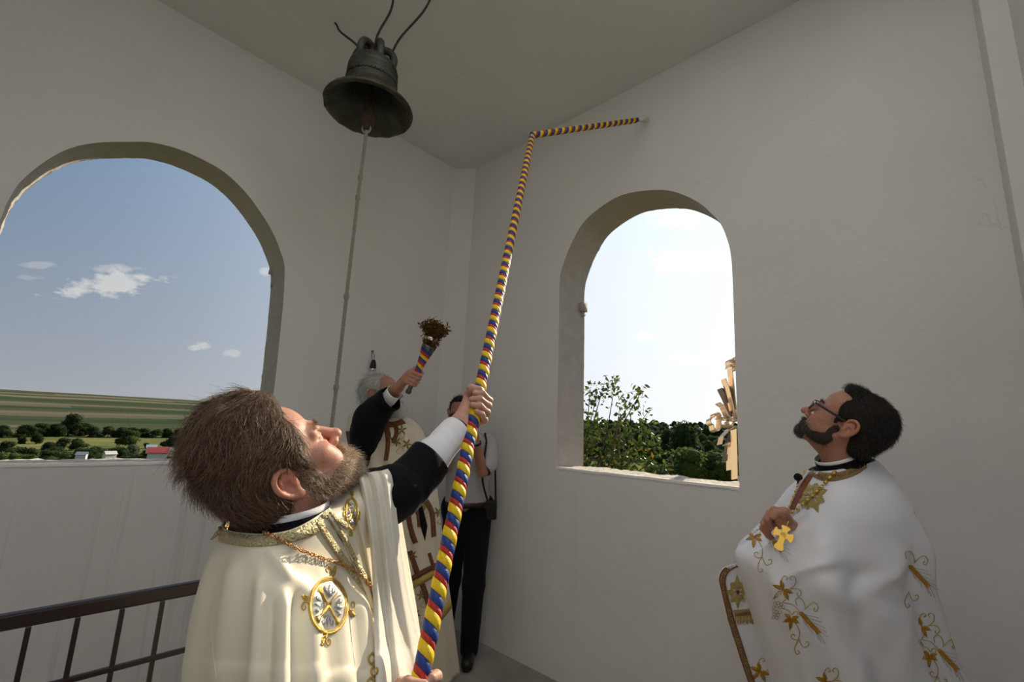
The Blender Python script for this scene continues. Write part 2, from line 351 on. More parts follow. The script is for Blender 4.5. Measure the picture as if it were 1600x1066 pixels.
# floor with the stair opening along the left wall
fm = MB()
fm.add(*aabox(XD - .3, XB + .3, YC - .3, 2.0, -.2, 0)); fm.add(*aabox(1.15, XB + .3, 2.0, YA + .3, -.2, 0)); fm.add(*aabox(XD - .3, 1.15, YA - .02, YA + .3, -.2, 0))
fm.build('floor', M_FLOOR, smooth=False)['kind'] = 'structure'
sm_ = MB(); sm_.add(*aabox(XD - .3, 1.3, 1.9, YA + .3, -3.2, -3.0)); sm_.add(*aabox(1.15, 1.3, 1.9, YA + .3, -3.0, -.2)); sm_.add(*aabox(XD - .3, XD, 1.9, YA + .3, -3.0, -.2)); sm_.add(*aabox(XD - .3, 1.3, 1.85, 1.99, -3.0, -.2)); sm_.add(*aabox(XD - .3, 1.3, YA, YA + .2, -3.0, -.29))
sm_.build('stairwell', M_WALL, smooth=False)['kind'] = 'structure'
# small chamfered corner pier and the corner pilaster on the right
mk('trim_1', [(2.515, YA - .001, -.2), (XB - .001, 3.11, -.2), (XB - .001, 3.11, ZC), (2.515, YA - .001, ZC), (2.60, 3.175, -.2), (2.60, 3.175, ZC), (2.53, 3.26, -.2), (2.53, 3.26, ZC)],
   [(0, 6, 7, 3), (6, 4, 5, 7), (4, 1, 2, 5)], M_WALLB, smooth=False)['kind'] = 'structure'
V, F = aabox(2.455, XB + .01, YC - .01, -.2566, -.2, ZC)
bevel(mk('trim_2', V, F, M_WALLB, smooth=False), .004)['kind'] = 'structure'
# fillet of plaster where walls meet the floor
# ------------------------------------------------------------------ land outside
EYE = 1.566
def ss(a, b, x):
    t = np.clip((x - a) / (b - a), 0, 1); return t * t * (3 - 2 * t)
def ground(x, y):
    x = np.asarray(x, float); y = np.asarray(y, float); r = np.hypot(x, y); az = np.arctan2(y, x)
    z = -8.5 - 11.5 * ss(25, 150, r)
    left = ss(radians(38), radians(62), az) * ss(radians(175), radians(130), az)     # side of the ploughed hill
    crest = 25 + 4 * np.cos((az - 1.35) * 2.2)
    z = z + left * ((crest + 20) * ss(330, 1150, r) - 12 * ss(1150, 1900, r))
    z = z + (1 - left) * ((58 * ss(120, 900, r) - 20 * ss(900, 1800, r)) * .62)
    return z + vnoise(np.stack([x, y, 0 * x], -1), .012, 3) * 1.2 * ss(40, 300, r)
rad = np.concatenate([[0, 6], np.geomspace(12, 2600, 84)]); ang = np.arange(180) * 2 * pi / 180
X = rad[:, None] * np.cos(ang); Y = rad[:, None] * np.sin(ang)
V = np.stack([X, Y, ground(X, Y)], -1).reshape(-1, 3)
mg = bpy.data.materials.new('farmland'); mg.use_nodes = True; nt = mg.node_tree; N = nt.nodes; L = nt.links; bs = N['Principled BSDF']; bs.inputs['Roughness'].default_value = 1; bs.inputs['Specular IOR Level'].default_value = 0
tcg = N.new('ShaderNodeTexCoord'); sep = N.new('ShaderNodeSeparateXYZ'); L.new(tcg.outputs['Object'], sep.inputs[0])
# strip fields across the hillside: long parcels, one random crop each
mp = N.new('ShaderNodeMapping'); mp.inputs['Rotation'].default_value = (0, 0, radians(-4)); L.new(tcg.outputs['Object'], mp.inputs[0])
sp = N.new('ShaderNodeSeparateXYZ'); L.new(mp.outputs[0], sp.inputs[0])
def mnode(op, a, b_=None):
    n = N.new('ShaderNodeMath'); n.operation = op
    for i, q in enumerate((a, b_)):
        if q is None: continue
        if isinstance(q, (int, float)): n.inputs[i].default_value = q
        else: L.new(q, n.inputs[i])
    return n.outputs[0]
fy = mnode('FLOOR', mnode('DIVIDE', sp.outputs[1], 23.0)); fx = mnode('FLOOR', mnode('DIVIDE', mnode('ADD', sp.outputs[0], mnode('MULTIPLY', fy, 137.0)), 620.0))
cmb = N.new('ShaderNodeCombineXYZ'); L.new(fy, cmb.inputs[0]); L.new(fx, cmb.inputs[1])
wnz = N.new('ShaderNodeTexWhiteNoise'); wnz.noise_dimensions = '3D'; L.new(cmb.outputs[0], wnz.inputs['Vector'])
cr = N.new('ShaderNodeValToRGB'); L.new(wnz.outputs['Value'], cr.inputs[0]); cr.color_ramp.interpolation = 'CONSTANT'
els = cr.color_ramp.elements
cols = [(0, (.052, .062, .035)), (.3, (.105, .098, .062)), (.45, (.040, .055, .032)), (.66, (.13, .112, .078)), (.76, (.060, .072, .036)), (.93, (.165, .145, .095))]
els[0].position = 0; els[0].color = cols[0][1] + (1,); els[1].position = cols[1][0]; els[1].color = cols[1][1] + (1,)
for p_, c_ in cols[2:]:
    e = els.new(p_); e.color = c_ + (1,)
nzg = N.new('ShaderNodeTexNoise'); nzg.inputs['Scale'].default_value = .02; nzg.inputs['Detail'].default_value = 5; L.new(tcg.outputs['Object'], nzg.inputs['Vector'])
crm = N.new('ShaderNodeValToRGB'); L.new(nzg.outputs['Fac'], crm.inputs[0]); crm.color_ramp.elements[0].position = .35; crm.color_ramp.elements[0].color = (.060, .080, .024, 1); crm.color_ramp.elements[1].position = .65; crm.color_ramp.elements[1].color = (.17, .165, .065, 1)
ly = mnode('ADD', sep.outputs[1], mnode('MULTIPLY', sep.outputs[0], .25))
fac = N.new('ShaderNodeMapRange'); fac.inputs[1].default_value = 470; fac.inputs[2].default_value = 500; L.new(ly, fac.inputs[0])
yl = N.new('ShaderNodeMix'); yl.data_type = 'RGBA'; L.new(fac.outputs[0], yl.inputs[0]); L.new(crm.outputs[0], yl.inputs[6]); L.new(cr.outputs[0], yl.inputs[7])
fn = N.new('ShaderNodeTexNoise'); fn.inputs['Scale'].default_value = .5; fn.inputs['Detail'].default_value = 6; L.new(tcg.outputs['Object'], fn.inputs['Vector'])
mm = N.new('ShaderNodeMix'); mm.data_type = 'RGBA'; mm.blend_type = 'MULTIPLY'; mm.inputs[0].default_value = .8; L.new(yl.outputs[2], mm.inputs[6]); L.new(fn.outputs['Color'], mm.inputs[7])
mm2 = N.new('ShaderNodeVectorMath'); mm2.operation = 'SCALE'; mm2.inputs['Scale'].default_value = 1.9; L.new(mm.outputs[2], mm2.inputs[0])
L.new(mm2.outputs[0], bs.inputs['Base Color'])
mk('ground', V, grid_faces(len(rad), 180, True), mg)['kind'] = 'structure'

M_LEAF = mat('leaf_green', (.075, .12, .022), .5, transl=.45, attr='Col', spec=.3)
M_LEAFD = mat('leaf_far', (.05, .08, .02), .8, attr='Col', spec=.1, transl=.4)
M_BARK = mat('bark', (.10, .075, .05), .9, bump=.6, bscale=30)
def leaf_cards(C, s, n_dir=None, tri=False, seed=0):
    """Folded leaves at points C with sizes s, random orientation."""
    r = np.random.default_rng(seed); n = len(C)
    d = r.normal(size=(n, 3)); d[:, 2] -= .5; d /= np.linalg.norm(d, axis=1)[:, None]
    e = r.normal(size=(n, 3)); e -= d * (e * d).sum(1)[:, None]; e /= np.linalg.norm(e, axis=1)[:, None]; g = np.cross(d, e)
    s = np.broadcast_to(s, (n,))[:, None]
    P = [C, C + d * s * .35 + e * s * .26 + g * s * .08, C + d * s * .35 - e * s * .26 + g * s * .08, C + d * s]
    V = np.stack([P[0], P[1], P[3], P[2]], 1).reshape(-1, 3)
    return V, np.arange(n * 4).reshape(n, 4)
def far_tree(kind, seed):
    """crown mesh of a tree about 1 m high unit (scaled when placed): lumps covered in leaves"""
    r = np.random.default_rng(seed); blobs = []
    nb = 9
    for i in range(nb):
        a = r.uniform(0, 2 * pi); q = r.uniform(.05, .34); z = r.uniform(.14, .85) if kind != 'bush' else r.uniform(.1, .6)
        q *= 1 - .5 * max(0, z - .5) * 2 if kind != 'bush' else 1.5
        blobs.append((np.array([q * cos(a), q * sin(a), z]), r.uniform(.14, .24)))
    blobs.append((np.array([0, 0, .5 if kind != 'bush' else .35]), .32))
    Vs = []; Cs = []; Fs = []; n0 = 0
    base = {'dark': (.040, .062, .022), 'mid': (.066, .098, .030), 'light': (.11, .155, .040), 'bush': (.080, .115, .030), 'grey': (.11, .135, .075)}[kind]
    for c, R in blobs:
        m = int(900 * R); d = r.normal(size=(m, 3)); d /= np.linalg.norm(d, axis=1)[:, None]
        C = c + d * R * r.uniform(.8, 1.08, (m, 1)) * np.array([1, 1, .85])
        V, F = leaf_cards(C, r.uniform(.05, .10, m), seed=seed + 5); Vs.append(V); Fs.append(F + n0); n0 += len(V)
        Cs.append(np.repeat(np.array(base) * r.uniform(.6, 1.35, (m, 1)) * (1 + .1 * r.normal(size=(m, 3))), 4, 0))
        # solid core so the crown is not see-through
        a, b = np.meshgrid(np.arange(7) * pi / 6, np.arange(10) * 2 * pi / 10, indexing='ij')
        V = c + R * .86 * np.stack([np.sin(a) * np.cos(b), np.sin(a) * np.sin(b), .85 * np.cos(a)], -1).reshape(-1, 3)
        Vs.append(V); Fs.append(grid_faces(7, 10, True) + n0); n0 += len(V); Cs.append(np.tile(np.array(base) * .8, (len(V), 1)))
    return np.concatenate(Vs), np.concatenate(Fs), np.clip(np.concatenate(Cs), .004, 1)
TREE_MESH = {}
for kind in ('dark', 'mid', 'light', 'bush', 'grey'):
    for v in range(2):
        V, F, Cc = far_tree(kind, 31 * v + len(kind) * 7)
        o = mk('foliage', V, F, M_LEAFD, None, False, colors=Cc); TREE_MESH[kind, v] = o.data; bpy.data.objects.remove(o)
Vt, Ft = tube([(0, 0, -1), (.008, 0, -.5), (0, .01, 0)], [.035, .028, .014], 6)
_o = mk('trunk', Vt, Ft, M_BARK); TRUNK = _o.data; bpy.data.objects.remove(_o)
def put_tree(px, py, dist, hpx, wk, kind, v, label, group=None, name='tree', rot=None, grounded=True):
    """tree whose crown top shows at px, py, at horizontal distance dist (m), hpx pixels tall"""
    rb = ray(px, py + hpx); q = CAM + rb * np.geomspace(15, 1500, 400)[:, None]; under = q[:, 2] < ground(q[:, 0], q[:, 1])
    if grounded and under.any(): i = int(np.argmax(under)); dist = hypot(q[i, 0], q[i, 1])       # stand it on the land where its foot shows
    r = ray(px, py); t = dist / hypot(r[0], r[1]); top = CAM + r * t; H = hpx * (t * (r @ FW)) / FPX
    g = float(ground(top[0], top[1])); base = top[2] - H
    e = empty(name, (top[0], top[1], base), label, 'tree' if name == 'tree' else 'bush', group)
    e.rotation_euler.z = rng.uniform(0, 6) if rot is None else rot; e.scale = (H * wk, H * wk, H)
    f = bpy.data.objects.new('foliage', TREE_MESH[kind, v]); COL.objects.link(f); f.parent = e
    if name == 'tree':
        k = bpy.data.objects.new('trunk', TRUNK); COL.objects.link(k); k.parent = e
        k.location.z = .5; k.scale.z = .5 + max(.02, (base - g + .3) / H)
    return e
# hedgerow at the foot of the hill, left window
for i, (px, py, h, wk, kd) in enumerate([(8, 664, 18, 1.4, 'dark'), (40, 663, 18, 1.5, 'dark'), (62, 661, 19, 1.5, 'dark'), (84, 662, 18, 1.6, 'dark'), (98, 662, 18, 1.3, 'dark'),
                                     (150, 666, 15, 1.4, 'dark'), (172, 665, 16, 1.3, 'mid'), (190, 667, 14, 1.6, 'dark'), (210, 668, 13, 1.6, 'dark'), (228, 669, 12, 1.7, 'dark'), (246, 670, 12, 1.6, 'mid'),
                                     (264, 669, 13, 1.5, 'dark'), (282, 669, 13, 1.5, 'mid'), (300, 668, 13, 1.5, 'dark')]):
    put_tree(px, py, 345 + 3 * (i % 3), h + 3, wk, kd, i % 2, 'low dark tree in the hedgerow at the foot of the ploughed hill', 'hedgerow trees below the hill')
put_tree(113, 646, 330, 36, 1.0, 'dark', 0, 'tallest round dark tree standing above the hedgerow, left window')
put_tree(132, 660, 322, 22, 1.2, 'dark', 1, 'dark tree against the right foot of the tallest hedgerow tree')
put_tree(206, 671, 190, 32, 1.15, 'mid', 1, 'lone round green tree in the meadow, left of the red roof')
put_tree(270, 680, 200, 22, 1.4, 'dark', 0, 'dark spreading tree right of the red roof, near the bearded priest\'s hair')
put_tree(36, 681, 215, 13, 1.2, 'dark', 1, 'small round meadow tree farthest left in the left window')
put_tree(60, 677, 215, 17, 1.3, 'dark', 0, 'round meadow tree second from the left in the left window')
for px, py, h, wk, kd, lb in [(98, 684, 20, 1.3, 'dark', 'dark tree mid-meadow, left one of the clump of three'), (124, 684, 21, 1.4, 'mid', 'dark tree mid-meadow, right one of the clump of three'), (78, 690, 18, 1.4, 'dark', 'dark tree mid-meadow, lowest of the clump of three'),
                              (8, 689, 22, 1.3, 'dark', 'dark tree at the left edge of the left window'), (231, 692, 10, 1.2, 'dark', 'small dark tree just left of the blue shed roof')]:
    put_tree(px, py, 170, h, wk, kd, 0, lb)
for px, py, d, h, wk, kd, lb in [(35, 704, 90, 30, 1.4, 'bush', 'green shrub above the left sill, second from the left edge'), (8, 702, 90, 34, 1.3, 'light', 'light green shrub above the left sill at the frame edge'), (68, 706, 85, 26, 1.4, 'bush', 'green shrub above the left sill, left of the palest shrub'),
                             (100, 699, 80, 30, 1.3, 'light', 'pale sunlit shrub above the left sill, the palest of its row'), (150, 697, 120, 30, 1.2, 'dark', 'dark tree above the left sill, beside the white shed'), (133, 712, 85, 20, 1.3, 'bush', 'low green shrub above the left sill, right of the palest shrub'),
                             (186, 702, 130, 26, 1.2, 'dark', 'dark tree above the left sill, left of the grey willow'), (212, 694, 140, 32, 1.1, 'grey', 'grey-green willow left of the red roof'), (200, 709, 100, 22, 1.4, 'bush', 'yellowish shrub in front of the grey willow'),
                             (240, 712, 100, 18, 1.6, 'bush', 'green shrub in front of the red-roofed house'), (262, 708, 110, 22, 1.4, 'bush', 'green shrub right of the red-roofed house'), (285, 700, 120, 30, 1.2, 'dark', 'dark tree right of the red-roofed house, beside the priest\'s hair')]:
    sh = 'shrub' in lb
    put_tree(px, py, d, h, wk, kd, 1, 'green shrub in the thicket just above the left window sill' if sh else lb, 'thicket above the left window sill' if sh else None, name='shrub' if sh else 'tree')
for i, px in enumerate(range(14, 284, 13)):
    if 236 < px < 258: continue
    put_tree(px, 697 + (i * 7) % 6, 95, 34, 1.2, ('bush', 'mid', 'dark', 'bush')[i % 4], i % 2, 'green shrub in the thicket just above the left window sill', 'thicket above the left window sill', name='shrub')
# houses in the village
M_RED = mat('red_roof_tin', (.36, .055, .045), .6); M_HW = mat('house_white', (.55, .53, .50), .9); M_TIN = mat('pale_tin', (.42, .47, .52), .5)
def house(px, py, dist, wpx, hpx, roofm, label, cat='house', name='house', yaw=0):
    r = ray(px, py); t = dist / hypot(r[0], r[1]); c = CAM + r * t; k = t * (r @ FW) / FPX; w = wpx * k / 2; h = hpx * k
    a = atan2(r[1], r[0]) + pi / 2 + yaw; u = np.array([cos(a), sin(a), 0]); v = np.array([-sin(a), cos(a), 0])
    e = empty(name, (c[0], c[1], c[2] - h * 1.2), label, cat)
    V, F = box(c - [0, 0, h * 1.2], u * w * .9, v * w * .6, (0, 0, h * 1.2)); mk('wall', V, F, M_HW, e, False)
    p = [c + u * w * s + v * w * q + np.array([0, 0, z]) for s in (-1, 1) for q, z in ((-.75, -h * .15), (0, h), (.75, -h * .15))]
    p += [x - np.array([0, 0, h * .12]) for x in p]
    mk('roof', p, [(0, 1, 4, 3), (1, 2, 5, 4), (6, 9, 10, 7), (7, 10, 11, 8), (0, 3, 9, 6), (2, 8, 11, 5), (0, 6, 7, 1), (1, 7, 8, 2), (3, 4, 10, 9), (4, 5, 11, 10)], roofm, e, False)
    for s in (-.5, 0, .5):
        V, F = box(c - v * w * .61 + u * w * s - [0, 0, h * .8], u * w * .1, v * .04, (0, 0, h * .3)); mk('window', V, F, mat('dark_pane', (.03, .035, .04), .2), e, False)
    return e
house(247, 706, 150, 28, 7, M_RED, 'house with a bright red roof in the village below the left window')
house(237, 699, 175, 14, 4, M_TIN, 'low house with a pale blue tin roof behind the red-roofed house')
house(268, 703, 170, 22, 4, mat('grey_tiles', (.30, .29, .28), .8), 'grey-roofed house right of the red-roofed house')
house(172, 709, 130, 16, 4, M_HW, 'white shed roof among the shrubs below the left window', 'shed', 'shed', .4)
house(128, 710, 130, 14, 4, mat('grey_sheet', (.38, .38, .38), .7), 'small grey shed roof left of the white shed', 'shed', 'shed', -.3)
for px, py, lb in [(289, 647, 'thin utility pole on the hillside field, right one'), (203, 656, 'thin utility pole on the hillside field, left one')]:
    b0 = at(px, py + 13, 420); t0 = at(px, py - 1, 420)
    V, F = tube([b0, t0], .16, 5); e = tag(mk('utility_pole', V, F, M_BARK), lb, 'pole')
    V, F = box(t0 - [0, 0, .6], (1, .2, 0), (0, .08, 0), (0, 0, .08)); mk('crossarm', V, F, M_BARK, e, False)

# ---- outside the right window: a walnut tree close by, trees and wooded slopes beyond
def near_tree():
    r = np.random.default_rng(12)
    basept = at(900, 980, 9.6); g = float(ground(basept[0], basept[1]))
    e = empty('walnut_tree', (basept[0], basept[1], g), 'leafy green tree close outside the right window, filling its lower left', 'tree')
    root = np.array([basept[0], basept[1], g]); fork = at(903, 800, 9.6)
    tr = MB(); V, F = tube(spline([root, root * .5 + fork * .5 + [.1, .05, 0], fork], 14), np.linspace(.16, .09, 14), 8); tr.add(V, F)
    tips = []
    for px, py, z in [(945, 597, 9.6), (922, 606, 9.8), (932, 622, 9.3), (960, 604, 9.9), (1002, 612, 9.4), (985, 625, 9.9), (1014, 642, 9.6), (968, 640, 9.2), (912, 640, 9.4), (940, 660, 9.3), (985, 665, 9.5), (1020, 672, 9.8), (1035, 690, 9.4),
                      (1005, 690, 9.2), (965, 690, 9.1), (930, 690, 9.1), (1030, 712, 9.4), (1050, 715, 9.6), (995, 715, 9.2), (955, 718, 9.0), (918, 718, 9.2), (1020, 732, 9.3), (890, 610, 9.8), (875, 640, 9.6), (870, 690, 9.6), (850, 660, 10), (890, 670, 9.3)]:
        tip = at(px, py, z); mid = fork * .45 + tip * .55 + r.normal(0, .08, 3) + [0, 0, -.05]
        P = spline([fork, mid, tip], 12); V, F = tube(P, np.linspace(.03, .004, 12), 5); tr.add(V, F); tips.append(P)
        for q in range(5):
            i = r.integers(5, 12); b = P[i] + r.normal(0, .17, 3) + [0, 0, .02]; V, F = tube([P[i], (P[i] + b) / 2 + [0, 0, .02], b], [.005, .004, .002], 4); tr.add(V, F); tips.append(np.array([P[i], b]))
    tr.build('trunk', M_BARK, e)
    Cs = []
    for P in tips:
        k = 20 if len(P) > 2 else 9
        for q in range(k):
            f = r.uniform(.45, 1) if len(P) > 2 else r.uniform(.3, 1); i = f * (len(P) - 1); j = min(int(i), len(P) - 2); Cs.append(P[j] + (P[j + 1] - P[j]) * (i - j) + r.normal(0, .075, 3))
    Cs = np.array(Cs); n = len(Cs); sz = r.uniform(.09, .16, n)
    col = np.where(r.random((n, 1)) < .06, np.array([[.30, .20, .02]]), np.array([[.085, .125, .022]])) * r.uniform(.6, 1.35, (n, 1))
    # the leaves nearest the belfry one by one, sharing four meshes; the rest of the foliage as one mass
    zf = (Cs - CAM) @ FW; vis = np.array([908 < 800 + FPX * ((c - CAM) @ RT) / ((c - CAM) @ FW) < 1070 for c in Cs])
    near = np.argsort(np.where(vis, zf, 99))[:220]; rest = np.setdiff1d(np.arange(n), near)
    V, F = leaf_cards(Cs[rest], sz[rest], seed=3); mk('foliage', V, F, M_LEAF, e, False, colors=np.repeat(col[rest], 4, 0))['kind'] = 'stuff'
    base = []
    for v in range(4):
        V = [(0, 0, 0), (.35, .2, .06), (.7, .17, .04), (1, 0, -.08), (.7, -.17, .04), (.35, -.2, .06), (.4, 0, 0), (.75, 0, -.02)]
        c = [(.085, .125, .022), (.11, .15, .028), (.06, .095, .02), (.14, .14, .025)][v]
        o = mk('leaf', V, [(0, 6, 1), (6, 7, 2, 1), (7, 3, 2), (0, 5, 6), (6, 5, 4, 7), (7, 4, 3)], M_LEAF, None, False, colors=np.tile(c, (8, 1))); base.append(o.data); bpy.data.objects.remove(o)
    off = Matrix.Translation(-e.location)
    for k in near:
        o = bpy.data.objects.new('leaf', base[r.integers(0, 4)]); COL.objects.link(o); o.parent = e; o.location = tuple(Cs[k] - np.array(e.location))
        o.rotation_euler = (r.uniform(0, 6), r.uniform(-.2, 1.2), r.uniform(0, 6)); o.scale = (sz[k],) * 3
near_tree()
put_tree(1066, 656, 21, 95, .75, 'dark', 1, 'dark green tree right of the walnut in the right window', grounded=False)
put_tree(1042, 668, 24, 80, .8, 'dark', 0, 'darker tree between the walnut and the dark green tree, right window', grounded=False)
put_tree(1075, 700, 17, 60, 1.3, 'light', 0, 'sunlit green shrub above the right sill, left one', name='shrub', grounded=False)
put_tree(1112, 697, 18, 64, 1.2, 'light', 1, 'sunlit green shrub above the right sill, middle one', name='shrub', grounded=False)
put_tree(1146, 704, 17, 60, 1.2, 'bush', 0, 'sunlit green shrub above the right sill beside the metal cross', name='shrub', grounded=False)
put_tree(1030, 712, 16, 50, 1.3, 'bush', 1, 'low green shrub above the right sill below the walnut', name='shrub', grounded=False)
k = 0
for row, (yy, d, h) in enumerate([(684, 110, 34), (674, 190, 26), (667, 300, 20), (662, 420, 16), (658, 560, 13)]):
    for px in range(905, 1165, 20 - 2 * row):
        put_tree(px + rng.uniform(-6, 6), yy + rng.uniform(-3, 3) + (px - 1050) * .035, d * rng.uniform(.9, 1.1), h, 1.15, ('mid', 'light', 'mid', 'grey')[k % 4], k % 2, 'green tree in the %s row of woodland on the slope beyond the right window' % ('nearest', 'second', 'third', 'fourth', 'farthest')[row], '%s row of the woodland beyond the right window' % ('nearest', 'second', 'third', 'fourth', 'farthest')[row]); k += 1
# ------------------------------------------------------------------ sculpting: smooth-blended volumes meshed with surface nets
class Field:
    def __init__(s, lo, hi, h):
        s.lo = np.asarray(lo, float); s.h = h; s.n = np.ceil((np.asarray(hi, float) - s.lo) / h).astype(int) + 1
        s.ax = [(s.lo[i] + h * np.arange(s.n[i])).astype(np.float32) for i in range(3)]
        s.f = np.full(s.n, .2, np.float32)
    def op(s, lo, hi, fn, k, sub):
        m = k + 2.5 * s.h
        a = np.clip(np.floor((np.asarray(lo) - m - s.lo) / s.h).astype(int), 0, s.n - 1); b = np.clip(np.ceil((np.asarray(hi) + m - s.lo) / s.h).astype(int) + 1, 1, s.n)
        if (b <= a).any(): return s
        q = tuple(slice(a[i], b[i]) for i in range(3))
        d = fn(s.ax[0][q[0]][:, None, None], s.ax[1][q[1]][None, :, None], s.ax[2][q[2]][None, None, :]).astype(np.float32)
        f = s.f[q]
        if sub: hh = np.maximum(k - np.abs(f + d), 0) / k; s.f[q] = np.maximum(f, -d) + hh * hh * k * .25
        else: hh = np.maximum(k - np.abs(f - d), 0) / k; s.f[q] = np.minimum(f, d) - hh * hh * k * .25
        return s
    def ell(s, c, r, k=.01, R=None, sub=False):
        c = np.asarray(c, float); r = np.asarray(r, float) * np.ones(3); M = np.eye(3) if R is None else np.asarray(R, float)
        def fn(x, y, z):
            x, y, z = x - c[0], y - c[1], z - c[2]
            p = [(M[0, i] * x + M[1, i] * y + M[2, i] * z) for i in range(3)]
            k0 = np.sqrt(sum((p[i] / r[i]) ** 2 for i in range(3))); k1 = np.sqrt(sum((p[i] / r[i] ** 2) ** 2 for i in range(3)))
            return np.where(k1 < 1e-6, -r.min(), k0 * (k0 - 1) / np.maximum(k1, 1e-6))
        e = np.abs(M) @ r
        return s.op(c - e, c + e, fn, k, sub)
    def cap(s, a, b, r1, r2=None, k=.01, sub=False):
        a = np.asarray(a, float); b = np.asarray(b, float); r2 = r1 if r2 is None else r2; ba = b - a; L2 = max(ba @ ba, 1e-9)
        def fn(x, y, z):
            x, y, z = x - a[0], y - a[1], z - a[2]
            t = np.clip((x * ba[0] + y * ba[1] + z * ba[2]) / L2, 0, 1)
            return np.sqrt((x - t * ba[0]) ** 2 + (y - t * ba[1]) ** 2 + (z - t * ba[2]) ** 2) - (r1 + (r2 - r1) * t)
        R = max(r1, r2)
        return s.op(np.minimum(a, b) - R, np.maximum(a, b) + R, fn, k, sub)
    def chain(s, P, r, k=.01):
        for i in range(len(P) - 1): s.cap(P[i], P[i + 1], r[i], r[i + 1], k)
        return s
    def mesh(s):
        f = s.f; n = np.array(f.shape); ins = f < 0
        cnt = sum(ins[dx:n[0] - 1 + dx, dy:n[1] - 1 + dy, dz:n[2] - 1 + dz].astype(np.int8) for dx in (0, 1) for dy in (0, 1) for dz in (0, 1))
        I = np.argwhere((cnt > 0) & (cnt < 8)); vid = -np.ones(n - 1, np.int64); vid[tuple(I.T)] = np.arange(len(I))
        pos = np.zeros((len(I), 3)); c = np.zeros(len(I))
        for ax in range(3):
            o = [i for i in range(3) if i != ax]
            for u in (0, 1):
                for v in (0, 1):
                    d0 = np.zeros(3, int); d0[o[0]] = u; d0[o[1]] = v; d1 = d0.copy(); d1[ax] = 1
                    a = f[tuple((I + d0).T)]; b = f[tuple((I + d1).T)]; m = (a < 0) != (b < 0); t = np.where(m, a / np.where(m, a - b, 1), 0)
                    p = d0 + 0.0 * I; p[:, ax] += t; pos += p * m[:, None]; c += m
        V = s.lo + s.h * (I + pos / c[:, None]); Fs = []
        for ax in range(3):
            o = [(ax + 1) % 3, (ax + 2) % 3]
            sl = [slice(None)] * 3; sl[ax] = slice(0, n[ax] - 1); a = ins[tuple(sl)]; sl[ax] = slice(1, n[ax]); b = ins[tuple(sl)]
            E = np.argwhere(a != b); E = E[(E[:, o[0]] > 0) & (E[:, o[1]] > 0) & (E[:, o[0]] < n[o[0]] - 1) & (E[:, o[1]] < n[o[1]] - 1)]
            q = []
            for u, v in ((1, 1), (0, 1), (0, 0), (1, 0)):
                d = E.copy(); d[:, o[0]] -= u; d[:, o[1]] -= v; q.append(vid[tuple(d.T)])
            q = np.stack(q, 1); flip = ~a[tuple(E.T)]; q[flip] = q[flip][:, ::-1]; Fs.append(q)
        F = np.concatenate(Fs); return V, F[(F >= 0).all(1)]
def rotm(ax, deg): return np.array(Matrix.Rotation(radians(deg), 3, ax))
def join(parts):
    V = []; F = []; Cc = []; n = 0
    for v, f, c in parts: V.append(v); F.append(f + n); Cc.append(np.broadcast_to(c, (len(v), 3))); n += len(v)
    return np.concatenate(V), np.concatenate(F), np.concatenate(Cc)
def bvh_of(V, F): return BVHTree.FromPolygons([Vector(v) for v in V], [tuple(map(int, f)) for f in F])
def head_axes(az, el, roll=0):
    a, e = radians(az), radians(el); f = np.array([cos(a) * cos(e), sin(a) * cos(e), sin(e)]); r = np.array([sin(a), -cos(a), 0]); u = np.cross(r, f)
    c, s_ = cos(radians(roll)), sin(radians(roll)); r, u = c * r + s_ * u, c * u - s_ * r
    return np.stack([r, f, u], 1)                      # columns: right, forward, up

